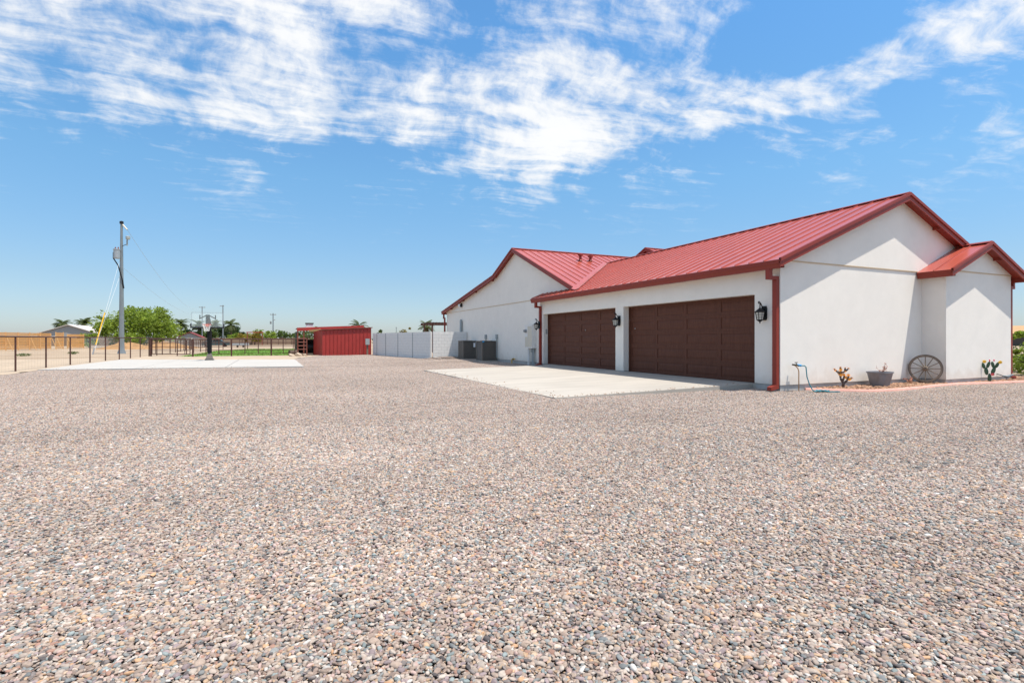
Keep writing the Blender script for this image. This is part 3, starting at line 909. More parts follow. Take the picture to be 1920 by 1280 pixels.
def section_mesh(y0, y1, z0, z1, xf):
    """one hinged section of a garage door with four raised panels"""
    mb = MB()
    n = 4; st = .11; pw = (y1 - y0 - st * (n + 1)) / n
    a, b = z0 + .003, z1 - .003
    mb.box((xf + .026, y0, z0), (xf + .05, y1, z1 - .0005))
    a, b = z0 + .002, z1 - .002
    zA, zB = a + .075, b - .075
    mb.box((xf, y0, a), (xf + .025, y1, zA)); mb.box((xf, y0, zB), (xf + .025, y1, b))
    for k in range(n + 1):
        y = y0 + k * (pw + st); mb.box((xf, y, zA), (xf + .025, y + st, zB))
    for k in range(n):
        p0 = y0 + st + k * (pw + st); p1 = p0 + pw
        q = [(0, .017), (.03, .017), (.08, .006)]
        loops = []
        for ins, dx in q: loops.append([(xf + dx, p0 + ins, zA + ins), (xf + dx, p1 - ins, zA + ins), (xf + dx, p1 - ins, zB - ins), (xf + dx, p0 + ins, zB - ins)])
        vs = [v for l in loops for v in l]; fs = []
        for i in range(2):
            for e in range(4): fs.append((i * 4 + e, i * 4 + (e + 1) % 4, (i + 1) * 4 + (e + 1) % 4, (i + 1) * 4 + e))
        fs.append((8, 9, 10, 11)); mb.add(vs, fs)
    return mb


for (ya, yb) in (D1, D2):
    fr = MB(); fr.box((12.14, ya, 0.0), (12.185, ya + .045, DH)); fr.box((12.14, yb - .045, 0.0), (12.185, yb, DH)); fr.box((12.14, ya + .045, DH - .045), (12.185, yb - .045, DH)); fr.box((12.21, ya, 0.005), (12.24, yb, .02))
    gd = part('garage_door', fr, 'door', house, label='brown panelled garage door nearer the house corner' if ya < 12 else 'brown panelled garage door next to the meter panel')
    hh = (DH - .02) / 5
    for k in range(5): part('door_section', section_mesh(ya + .02, yb - .02, .012 + k * hh, .012 + (k + 1) * hh, 12.19), 'door', gd)
    lk = MB(); yl = yb - .35 if ya < 12 else ya + 2.6
    lk.tube([(12.186, yl, 1.62), (12.165, yl, 1.62)], .022, 10); part('lock', lk, 'galv', gd, smooth=40)
mb = MB(); mb.box((12.02, D1[1] - .018, 1.48), (12.09, D1[1] - .001, 1.72)); kp = part('keypad', mb, 'grey_box', house)
# roof vents on the wing slope
for (x, y, h) in ((15.22, 24.81, .42), (15.96, 24.95, .34)):
    z = zw(x, y); mb = MB()
    mb.tube([(x, y, z - .05), (x, y, z + h - .1)], .075, 10); mb.lathe([(.11, z + h - .11), (.15, z + h - .1), (.15, z + h - .02), (.10, z + h)], (x, y, 0), 12)
    mb.lathe([(.13, z + .02), (.08, z + .1)], (x, y - .0, 0), 10)
    part('roof_vent', mb, 'fascia', house, smooth=40)
# slim flue pipe and floodlight on the wing gable
mb = MB(); mb.lathe([(.09, -.1), (.09, 2.55), (.07, 2.64), (.03, 2.68)], (12.08, 36.1, 0), 12); part('flue_pipe', mb, 'grey_box', house, smooth=40)

# ------------------------------------------------------------------ wall lanterns
def make_lantern():
    t = thing('wall_lantern', 'black iron wall lantern between garage corner downspout and brown door', 'lantern', (11.9, 10.03, 1.93), 'black wall lanterns beside the garage doors')
    p = MB(); p.prism([(-.03, -.065, -.20), (-.03, .065, -.20), (-.03, .085, -.14), (-.03, .085, .12), (-.03, .065, .18), (-.03, -.065, .18), (-.03, -.085, .12), (-.03, -.085, -.14)], (.028, 0, 0)); lpart('back_plate', p, 'black', t)
    a = MB()
    pts = [(-.03, 0, -.02)] + [(-.05 - .10 * math.sin(k * .3), 0, .10 + .17 * math.sin(min(1.57, k * .26))) for k in range(6)] + [(-.17, 0, .22), (-.175, 0, .13)]
    a.tube(pts, .014, 6)
    a.tube([(-.175 + .03 * math.cos(k * .8) - .03, 0, .27 + .028 * math.sin(k * .8)) for k in range(9)], .013, 6)
    lpart('arm', a, 'black', t, smooth=60)
    c = MB(); X = -.175
    c.lathe([(.015, .14), (.03, .115), (.05, .10), (.135, .03), (.145, .012), (.12, .004)], (X, 0, 0), 8)
    c.lathe([(.085, -.20), (.09, -.185), (.07, -.18)], (X, 0, 0), 8)
    c.lathe([(.004, -.29), (.016, -.275), (.01, -.255), (.035, -.235), (.078, -.2)], (X, 0, 0), 8)
    for k in range(8):
        an = 2 * math.pi * (k + .5) / 8
        c.tube([(X + .118 * math.cos(an), .118 * math.sin(an), .006), (X + .08 * math.cos(an), .08 * math.sin(an), -.19)], .008 if k % 2 == 0 else .005, 5)
    for zz, rr in ((-.06, .104), (-.125, .093)):
        c.tube([(X + rr * math.cos(2 * math.pi * (k + .5) / 8), rr * math.sin(2 * math.pi * (k + .5) / 8), zz) for k in range(9)], .004, 4)
    lpart('cage', c, 'black', t, smooth=30)
    g = MB(); g.lathe([(.076, -.188), (.112, .004)], (X, 0, 0), 8); lpart('glass', g, 'glass', t)
    return t


lan = make_lantern()
for y, lb in ((16.57, 'black iron wall lantern on the white pier between the two garage doors'), (23.05, 'black iron wall lantern by the downspout next to the meter panel')):
    c = copy_tree(lan); c.location = (11.9 if y < 20 else 11.79, y, 1.94); c['label'] = lb

# floodlight on the wing
t = thing('floodlight', 'small black and white floodlight high on the shaded gable', 'floodlight', (12.17, 36.13, 3.85))
mb = MB(); mb.box((12.0, 36.03, 3.56), (12.165, 36.25, 3.79)); mb.box((12.1, 36.1, 3.79), (12.17, 36.2, 3.84)); part('housing', mb, 'black', t)
mb = MB(); mb.prism([(11.998, 36.04, 3.54), (11.93, 36.04, 3.58), (11.93, 36.04, 3.76), (11.998, 36.04, 3.78)], (0, .22, 0)); part('lens', mb, 'label', t)

# ------------------------------------------------------------------ service equipment on the wing wall
t = thing('meter_panel', 'tall white electrical meter panel with conduits on the wing wall', 'electrical panel', (12.2, 24.6, GZ))
mb = MB(); mb.box((11.95, 24.2, .76), (12.199, 25.07, 1.95)); mb.box((11.93, 24.18, 1.95), (12.199, 25.09, 1.975)); part('cabinet', mb, 'white', t)
mb = MB(); mb.box((11.94, 24.24, .82), (11.949, 24.72, 1.9)); mb.box((11.94, 24.76, .82), (11.949, 25.03, 1.35)); part('cover', mb, 'cream', t)
mb = MB(); mb.tube([(11.95, 24.9, 1.66), (11.90, 24.9, 1.66)], .10, 14); part('meter_ring', mb, 'galv', t, smooth=40)
mb = MB(); mb.tube([(11.90, 24.9, 1.66), (11.80, 24.9, 1.66)], [.085, .06], 14); part('meter', mb, 'meter', t, smooth=40)
for y, r, m in ((24.3, .045, 'grey_box'), (24.42, .035, 'grey_box'), (24.85, .065, 'white')):
    mb = MB(); mb.tube([(12.08, y, -.2), (12.08, y, .76)], r, 8); part('conduit', mb, m, t, smooth=40)
mb = MB(); mb.box((12.0, 24.36, .55), (12.14, 24.47, .74)); part('junction_box', mb, 'grey_box', t)


def ac_unit(x0, y0, w, d, label):
    h = 1.22; z0 = -.08
    t = thing('air_conditioner', label, 'air conditioner', (x0 + w / 2, y0 + d / 2, z0), 'brown air conditioning units beside the wing')
    mb = MB(); mb.box((x0 - .08, y0 - .08, z0 - .12), (x0 + w + .08, y0 + d + .08, z0)); part('pad', mb, 'concrete', t)
    mb = MB(); mb.box((x0 + .03, y0 + .03, z0 + .02), (x0 + w - .03, y0 + d - .03, z0 + h - .05)); part('coil', mb, 'ac_dark', t)
    mb = MB(); mb.box((x0, y0, z0), (x0 + w, y0 + d, z0 + .06)); part('base_pan', mb, 'ac', t)
    for (a, b) in ((0, 0), (1, 0), (0, 1), (1, 1)):
        X = x0 + a * (w - .07); Y = y0 + b * (d - .07); mb = MB(); mb.box((X, Y, z0 + .06), (X + .07, Y + .07, z0 + h - .06)); part('corner_post', mb, 'ac', t)
    for side in range(3):
        mb = MB()
        for k in range(22):
            z = z0 + .1 + k * .047
            if side == 0: mb.prism([(x0 + .004, y0 + .07, z), (x0 + .026, y0 + .07, z + .03), (x0 + .030, y0 + .07, z + .03), (x0 + .008, y0 + .07, z)], (0, d - .14, 0))
            elif side == 1: mb.prism([(x0 + .07, y0 + .004, z), (x0 + .07, y0 + .026, z + .03), (x0 + .07, y0 + .03, z + .03), (x0 + .07, y0 + .008, z)], (w - .14, 0, 0))
            else: mb.box((x0 + w - .01, y0 + .07, z), (x0 + w - .005, y0 + d - .07, z + .03))
        part('louvre_panel', mb, 'ac', t)
    mb = MB(); mb.box((x0 - .012, y0 - .012, z0 + h - .06), (x0 + w + .012, y0 + d + .012, z0 + h - .01))
    part('top_cover', mb, 'ac', t)
    mb = MB()
    for k in range(5): 
        r = .08 + k * .075
        mb.tube([(x0 + w / 2 + r * math.cos(a * math.pi / 8), y0 + d / 2 + r * math.sin(a * math.pi / 8), z0 + h) for a in range(17)], .006, 4)
    for k in range(6):
        a = k * math.pi / 3; mb.tube([(x0 + w / 2, y0 + d / 2, z0 + h), (x0 + w / 2 + .40 * math.cos(a), y0 + d / 2 + .40 * math.sin(a), z0 + h)], .006, 4)
    part('fan_guard', mb, 'ac_dark', t)
    return t


t1 = ac_unit(11.2, 33.05, .9, 1.0, 'brown air conditioner closer to the grey block wall')
mb = MB(); mb.box((11.93, 33.02, .70), (12.06, 33.034, .98)); part('rating_plate', mb, 'label', t1)
t2 = ac_unit(11.2, 29.5, .95, 1.0, 'brown air conditioner with disconnect box behind it, farther from the block wall')
mb = MB(); mb.box((11.22, 29.472, 1.04), (11.34, 29.486, 1.12)); part('badge', mb, 'bluefit', t2)
for y, lb in ((31.3, 'grey disconnect box and conduit on the wall between the two air conditioners'), (29.45, 'grey disconnect box and conduit at the near side of the air conditioners')):
    t = thing('disconnect_box', lb, 'electrical box', (12.2, y, 1.0), 'grey disconnect boxes on the wing wall')
    mb = MB(); mb.box((12.08, y - .08, 1.25), (12.198, y + .08, 1.52)); part('box', mb, 'grey_box', t)
    mb = MB(); mb.tube([(12.14, y, .1), (12.14, y, 1.25)], .03, 8); part('conduit', mb, 'grey_box', t, smooth=40)
t = thing('gas_riser', 'small yellow gas pipe riser at the foot of the wing wall', 'gas pipe', (12.05, 27.0, GZ))
mb = MB(); mb.tube([(12.06, 27.0, -.2), (12.06, 27.0, .1), (12.06, 26.6, .12)], .03, 8); part('pipe', mb, 'yellow', t, smooth=60)
mb = MB(); mb.lathe([(.05, .06), (.06, .1), (.05, .16)], (12.06, 26.8, 0), 10); part('valve', mb, 'brass', t, smooth=40)

# ------------------------------------------------------------------ grey block walls behind the house
def block_wall(p, q, z0, z1, label, gaps=None, th=.15):
    p, q = Vector((*p, 0)), Vector((*q, 0)); d = (q - p); Lw = d.length; d.normalize(); nrm = Vector((d.y, -d.x, 0))
    t = thing('block_wall', label, 'wall', (p.x, p.y, z0))
    rot = Matrix.Rotation(math.atan2(d.y, d.x), 4, 'Z')
    gaps = gaps or [0, Lw]
    bh = .205; rows = int(round((z1 - z0) / bh)); bh = (z1 - z0) / rows
    core = MB()
    for a, b in zip(gaps[:-1], gaps[1:]):
        core.prism([p + d * (a + .03) + nrm * (th / 2 - .02) + Vector((0, 0, z0)), p + d * (b - .03) + nrm * (th / 2 - .02) + Vector((0, 0, z0)), p + d * (b - .03) - nrm * (th / 2 - .02) + Vector((0, 0, z0)), p + d * (a + .03) - nrm * (th / 2 - .02) + Vector((0, 0, z0))], (0, 0, z1 - z0 - .01))
    part('mortar', core, 'mortar', t)
    for g in gaps[1:-1]:
        mb = MB(); c = p + d * g
        mb.prism([c - d * .07 + nrm * (th / 2 + .004), c + d * .07 + nrm * (th / 2 + .004), c + d * .07 - nrm * (th / 2 + .004), c - d * .07 - nrm * (th / 2 + .004)], (0, 0, .01))
        mb.v = [v + Vector((0, 0, z0)) if v.z < .005 else Vector((v.x, v.y, z1 - .03)) for v in mb.v]
        part('control_joint', mb, 'grey_box', t)
    cache = {}

    def bmesh_(w):
        k = round(w, 3)
        if k not in cache:
            mb = MB(); mb.box((.007, -th / 2, .006), (w - .007, th / 2, bh - .006)); cache[k] = mb.mesh('block', 'block')
        return cache[k]
    for a, b in zip(gaps[:-1], gaps[1:]):
        L0 = b - a - .10; n = max(2, int(round(L0 / .42))); w = L0 / n
        for r in range(rows):
            x = a + .05
            ws = [w] * n if r % 2 == 0 else [w / 2] + [w] * (n - 1) + [w / 2]
            for ww in ws:
                o = bpy.data.objects.new('block', bmesh_(ww)); COL.objects.link(o); o.parent = t
                pos = p + d * x + Vector((0, 0, z0 + r * bh)) - BASE[t]
                o.matrix_local = Matrix.Translation(pos) @ rot
                x += ww
    return t


block_wall((9.77, 35.43), (12.18, 35.05), -.17, 1.75, 'sunlit grey block wall meeting the house behind the air conditioners')
block_wall((7.55, 46.5), (9.69, 35.37), -.17, 1.75, 'long shaded grey block wall running from the red shed towards the house', gaps=[0, 1.05, 3.05, 5.6, 8.35, 11.33])

# ------------------------------------------------------------------ planting bed by the gable wall
BED = [(12.85, 9.55), (13.25, 9.2), (13.55, 8.9), (13.85, 8.68), (14.25, 8.54), (14.9, 8.52), (16, 8.6), (17.35, 8.78), (18.6, 8.86), (19.95, 8.72), (21.2, 8.55), (22.6, 8.45), (24, 8.45)]


def bed():
    mb = MB(); ins = []
    for (x, y) in BED: ins.append((x, y, -.10))
    poly = ins + [(24, 9.6, -.10)]
    bm = bmesh.new(); bm.faces.new([bm.verts.new(p) for p in poly]); bmesh.ops.triangulate(bm, faces=bm.faces[:]); bm.verts.index_update()
    mb.add([v.co.copy() for v in bm.verts], [tuple(v.index for v in f.verts) for f in bm.faces]); bm.free()
    struct('planting_bed', mb, 'bed_stone', smooth=60)
    # loose river stones
    rnd = random.Random(11); st = MB(); pl = [(x, y) for x, y, z in poly]
    n = 0
    while n < 1500:
        x = rnd.uniform(13.2, 23.8); y = rnd.uniform(8.45, 9.58)
        if not in_poly(x, y, pl): continue
        if 18.05 < x < 21.78 and y > 8.92: continue
        n += 1; s = rnd.uniform(.016, .04)
        st.ellipsoid((x, y, -.095 + rnd.uniform(0, .02)), (s * 1.4, s, s * .7), Euler((rnd.uniform(-.4, .4), rnd.uniform(-.4, .4), rnd.uniform(0, 6.3))).to_matrix(), 6, 4)
    o = bpy.data.objects.new('bed_gravel', st.mesh('bed_gravel', 'bed_stone', (0, 0, 0), False)); COL.objects.link(o); o['kind'] = 'stuff'; o['label'] = 'tan river stones in the bed along the wall'
    # moulded pink kerb
    cb = MB(); pts = [Vector((*p, -.10)) for p in BED]
    rings = []
    for i, p in enumerate(pts):
        d = (pts[min(i + 1, len(pts) - 1)] - pts[max(i - 1, 0)]).normalized(); s = Vector((d.y, -d.x, 0))
        rings.append([p + s * a + Vector((0, 0, b)) for a, b in ((-.06, -.1), (-.06, -.0), (-.035, .022), (.025, .022), (.055, -.005), (.065, -.1))])
    vs = [v for r in rings for v in r]; fs = []
    for i in range(len(pts) - 1):
        for k in range(5): fs.append((i * 6 + k, i * 6 + k + 1, (i + 1) * 6 + k + 1, (i + 1) * 6 + k))
    fs += [tuple(range(6)), tuple(range((len(pts) - 1) * 6, len(pts) * 6))[::-1]]
    cb.add(vs, fs)
    single('garden_kerb', cb, 'curb', 'curved pink concrete kerb edging the stone bed', 'kerb', (16, 8.6, -.12), smooth=50)


bed()

# wagon wheel facing the corner
def wheel():
    t = thing('wagon_wheel', 'weathered wooden wagon wheel leaning in the corner of the white wall', 'wagon wheel', (17.46, 9.12, -.06))
    ang = math.atan2(17.5, 9.1)                      # its face looks back along this heading
    t.rotation_euler = (R(-9), 0, -ang)
    r = .40; C = Vector((0, 0, r + .02))
    def ring(mb, r0, r1, w, n=40):
        vs = []
        for k in range(n):
            a = 2 * math.pi * k / n; c, s = math.cos(a), math.sin(a)
            for rr, yy in ((r0, -w), (r1, -w), (r1, w), (r0, w)): vs.append(C + Vector((rr * c, yy, rr * s)))
        fs = []
        for k in range(n):
            for e in range(4): fs.append((k * 4 + e, k * 4 + (e + 1) % 4, ((k + 1) % n) * 4 + (e + 1) % 4, ((k + 1) % n) * 4 + e))
        mb.add(vs, fs)
    mb = MB(); ring(mb, r, r + .014, .028); lpart('tyre', mb, 'iron', t, smooth=40)
    mb = MB(); ring(mb, r - .05, r, .024); lpart('rim', mb, 'oldwood', t, smooth=40)
    sp = None
    for k in range(12):
        if sp is None:
            mb = MB(); mb.tube([(0, 0, .05), (0, 0, .2), (0, 0, r - .04)], [.016, .013, .011], 7); sp = mb.mesh('spoke', 'oldwood', smooth=60)
        o = bpy.data.objects.new('spoke', sp); COL.objects.link(o); o.parent = t
        o.location = C; o.rotation_euler = (0, 2 * math.pi * (k + .5) / 12 + .26, 0)
    mb = MB(); mb.tube([C + Vector((0, -.09, 0)), C + Vector((0, -.06, 0)), C + Vector((0, .06, 0)), C + Vector((0, .09, 0))], [.04, .065, .065, .045], 14); h = lpart('hub', mb, 'oldwood', t, smooth=35)
    mb = MB(); mb.tube([C + Vector((0, -.095, 0)), C + Vector((0, -.07, 0))], .028, 12); mb2 = lpart('hub_band', mb, 'iron', t, smooth=35)


wheel()

# metal tub with a withered plant
t = thing('planter', 'tapered grey metal planter with a rolled rim on the stone bed', 'planter', (15.36, 9.15, -.1))
mb = MB(); mb.lathe([(.19, 0), (.195, .01), (.265, .37), (.285, .39), (.285, .42), (.265, .42), (.25, .37), (.24, .31)], (15.36, 9.15, -.1), 24, pw=3.4)
part('tub', mb, 'planter', t, smooth=35)
mb = MB(); mb.lathe([(.235, .30), (.01, .32)], (15.36, 9.15, -.1), 24, pw=3.4); part('soil', mb, 'mound', t)


def sprig(name, label, base, branches, h, spread, leaf, seed, matl='dryleaf', cat='plant', stem='dry'):
    rnd = random.Random(seed)
    t = thing(name, label, cat, base)
    st, lf = MB(), MB()
    for _ in range(branches):
        a = rnd.uniform(0, 6.28); hh = h * rnd.uniform(.55, 1)
        p = [Vector(base)]
        for k in range(4):
            p.append(Vector(base) + Vector((math.cos(a) * spread * (k + 1) / 4 * rnd.uniform(.7, 1.2), math.sin(a) * spread * (k + 1) / 4 * rnd.uniform(.7, 1.2), hh * (k + 1) / 4)))
        st.tube(p, [.006, .005, .004, .003, .002], 5)
        lf.leaves([(tuple(p[k]), (.03, .03, .03)) for k in (2, 3, 4)], 8, leaf, seed + _, .7)
    part('stem', st, stem, t, smooth=60); part('leaves', lf, matl, t, smooth=False)
    return t


sprig('withered_plant', 'withered reddish plant poking out of the grey planter', (15.42, 9.15, .2), 7, .36, .16, .022, 3)
sprig('dried_plant', 'small dried orange plant on the stones beside the wagon wheel', (17.02, 9.28, -.1), 7, .24, .16, .026, 9)


# bronze jointed cactus ornament with orange flowers
def cholla():
    b = Vector((13.86, 9.2, -.1))
    t = thing('cactus_ornament', 'bronze branching cactus ornament covered in orange flowers', 'ornament', b)
    st, fl = MB(), MB(); rnd = random.Random(4)
    right = Vector((math.cos(R(HEAD + 33)), -math.sin(R(HEAD + 33)), 0)); up = Vector((0, 0, 1)); back = up.cross(right)

    def joint(p, q, r):
        st.tube([p, p.lerp(q, .15), p.lerp(q, .5), p.lerp(q, .85), q], [r * .6, r, r * 1.12, r, r * .55], 9)
        for _ in range(26):
            u = rnd.random(); c = p.lerp(q, u); n = Vector((rnd.gauss(0, 1), rnd.gauss(0, 1), rnd.gauss(0, 1))).normalized()
            st.tube([c + n * r * .8, c + n * (r + .012)], [.003, .0008], 3)

    def flower(p, d):
        d = d.normalized(); s = d.cross(Vector((.3, .8, .2))).normalized(); u = s.cross(d)
        for k in range(8):
            a = k * math.pi / 4; e = s * math.cos(a) + u * math.sin(a); f = s * math.cos(a + .35) + u * math.sin(a + .35); g = s * math.cos(a - .35) + u * math.sin(a - .35)
            fl.add([p, p + g * .028 + d * .012, p + e * .056 + d * .024, p + f * .028 + d * .012], [(0, 1, 2, 3)])
        fl.ellipsoid(p + d * .01, (.014, .014, .014), None, 6, 4)
    P = lambda x, z, y=0: b + right * x + up * z + back * y
    seg = [((0, 0), (.01, .16), .034), ((.01, .14), (-.06, .28), .03), ((.01, .14), (.10, .22), .03), ((.10, .22), (.19, .28), .024), ((.09, .22), (.13, .34), .022), ((-.06, .28), (-.05, .42), .028),
           ((-.05, .42), (-.06, .56), .026), ((-.06, .40), (-.16, .47), .022), ((-.05, .42), (.04, .45), .022), ((.04, .45), (.05, .55), .02), ((.04, .45), (.12, .53), .02), ((.0, .2), (.03, .34), .024), ((-.16, .47), (-.20, .51), .018)]
    for i, (a, c, r) in enumerate(seg):
        yy = ((i * 37) % 7 - 3) * .016
        joint(P(*a, 0 if i < 3 else yy), P(*c, yy), r)
        if i > 2: flower(P(*c, yy), P(*c, yy) - P(*a, 0) + up * .05)
    for x, z in ((-.08, .38), (-.03, .36), (.05, .30), (.02, .37), (.09, .28), (-.05, .50), (.12, .36), (-.10, .43), (.15, .25)): flower(P(x, z, -.03), -back + up * .4)
    part('stem', st, 'cactus_b', t, smooth=60); part('flowers', fl, 'orange', t, smooth=False)


cholla()


def prickly():
    b = Vector((20.1, 8.74, -.1))
    t = thing('prickly_pear_ornament', 'painted green prickly pear ornament with yellow and pink flowers', 'ornament', b)
    right = Vector((math.cos(R(65)), -math.sin(R(65)), 0))
    rotm = Matrix((right, Vector((0, 0, 1)).cross(right), Vector((0, 0, 1)))).transposed()

    def pad(x, z, w, h, tilt, y=0):
        mb = MB(); rr = rotm @ Matrix.Rotation(tilt, 3, 'Y')
        c = b + rotm @ Vector((x, y, z)); mb.ellipsoid(c, (w, .022, h), rr, 14, 8)
        part('pad', mb, 'cactus', t, smooth=60)
        th = MB(); rnd = random.Random(int(x * 1000 + z * 77))
        for _ in range(22):
            u, v = rnd.uniform(-.8, .8), rnd.uniform(-.8, .8)
            if u * u + v * v > .8: continue
            p = c + rr @ Vector((u * w, -.02 * math.sqrt(max(0, 1 - u * u - v * v)), v * h)); th.add([p, p + Vector((.004, 0, .012)), p + right * -.03 * 0 + rotm @ Vector((0, -.012, 0))], [(0, 1, 2)])
        return c
    pad(0, .12, .048, .15, 0)
    pad(-.075, .33, .05, .12, -.12); pad(.085, .35, .05, .12, .30)
    pad(-.14, .50, .042, .10, -.25); pad(-.03, .53, .042, .11, .30); pad(.075, .53, .042, .11, -.2); pad(.17, .53, .042, .10, .38)
    for x, z, m, r in ((-.12, .63, 'yel_petal', .05), (.24, .62, 'yel_petal', .05), (.07, .24, 'pink_petal', .045)):
        mb = MB(); c = b + rotm @ Vector((x, -.03, z))
        for k in range(9):
            a = 2 * math.pi * k / 9
            mb.ellipsoid(c + rotm @ Vector((r * .6 * math.cos(a), -.004, r * .6 * math.sin(a))), (r * .5, .008, r * .26), rotm @ Matrix.Rotation(-a, 3, 'Y'), 6, 4)
        f = part('flower', mb, m, t, smooth=60)
        mb = MB(); mb.ellipsoid(c + rotm @ Vector((0, -.012, 0)), (.016, .012, .016), None, 8, 5); part('flower_centre', mb, 'orange', f, smooth=60)
    for x, z in ((.0, .665), (.10, .67)):
        mb = MB(); mb.ellipsoid(b + rotm @ Vector((x, 0, z)), (.02, .02, .035), None, 8, 5); part('bud', mb, 'pink_petal', t, smooth=60)


prickly()


def bird():
    b = Vector((21.0, 8.72, -.07)); BS = .85
    t = thing('bird_ornament', 'blue grey metal bird ornament with raised tail on the bed', 'ornament', b)
    right = Vector((math.cos(R(62)), -math.sin(R(62)), 0)); side = Vector((0, 0, 1)).cross(right)
    rm = Matrix((right, side, Vector((0, 0, 1)))).transposed()
    P = lambda x, z, y=0: b + rm @ Vector((x, y, z)) * BS
    mb = MB()
    mb.tube([P(-.10, .17), P(-.05, .15), P(.02, .13), (P(.09, .145)), P(.14, .185), P(.17, .20), P(.205, .195), P(.215, .19)], [r * BS for r in (.012, .035, .055, .052, .034, .034, .022, .006)], 10)
    part('body', mb, 'bird', t, smooth=60)
    mb = MB(); mb.prism([P(-.06, .165, -.02), P(-.27, .25, -.03), P(-.29, .235, -.03), P(-.07, .135, -.02)], rm @ Vector((0, .03, 0))); part('tail', mb, 'bird_d', t)
    for s in (-1, 1):
        mb = MB(); mb.ellipsoid(P(.0, .135, s * .048), (.05, .008, .02), rm @ Matrix.Rotation(.25, 3, 'Y'), 10, 6); part('wing', mb, 'bird_d', t, smooth=60)
        mb = MB(); mb.tube([P(.02, .09, s * .02), P(.03, .04, s * .02), P(.02, -.02, s * .02)], .005, 6); mb.box(tuple(P(-.0, -.02, s * .02) - Vector((.02, .01, 0))), tuple(P(.03, -.012, s * .02) + Vector((.02, .01, .003)))); part('leg', mb, 'bird_d', t)
    mb = MB(); mb.tube([P(.21, .19), P(.26, .182)], [.006, .002], 6); part('beak', mb, 'bird_d', t, smooth=60)
    mb = MB(); mb.tube([P(.16, .225), P(.15, .25), P(.165, .265)], [.006, .005, .003], 6); part('crest', mb, 'bird_d', t, smooth=60)


bird()

# hose bib and hose
t = thing('hose_tap', 'standing copper hose tap with a bright blue fitting by the wall', 'tap', (12.36, 9.38, GZ))
mb = MB(); mb.tube([(12.40, 9.40, -.2), (12.40, 9.40, .38), (12.38, 9.41, .46), (12.33, 9.43, .52), (12.26, 9.42, .55)], .014, 8); part('pipe', mb, 'copper', t, smooth=60)
mb = MB(); mb.tube([(12.25, 9.47, .56), (12.25, 9.33, .55)], .022, 8); mb.tube([(12.25, 9.36, .56), (12.25, 9.36, .62)], .009, 6); mb.tube([(12.20, 9.36, .62), (12.30, 9.36, .62)], .011, 6); mb.tube([(12.25, 9.33, .55), (12.25, 9.29, .53)], .018, 8); part('valve', mb, 'brass', t, smooth=60)
mb = MB(); mb.tube([(12.27, 9.35, .555), (12.36, 9.30, .54)], .03, 8); part('hose_fitting', mb, 'bluefit', t, smooth=60)
pts = [(12.36, 9.30, .54), (12.46, 9.28, .535), (12.50, 9.27, .5), (12.51, 9.25, .25), (12.54, 9.2, .05), (12.56, 9.12, -.1)]
for k in range(40):
    a = k * .42; pts.append((12.58 + .14 * math.sin(a) + .004 * k, 9.06 - .05 * math.cos(a * .9) - .012 * k * .3, -.115 + .012 * (k % 4)))
for k in range(8): pts.append((12.82 + .04 * k, 8.86 - .012 * k, -.115))
hb = MB(); hb.tube(pts, .014, 7)
single('garden_hose', hb, 'teal', 'teal garden hose hanging from the tap and piled on the gravel', 'hose', (12.72, 9.0, -.13), smooth=70)

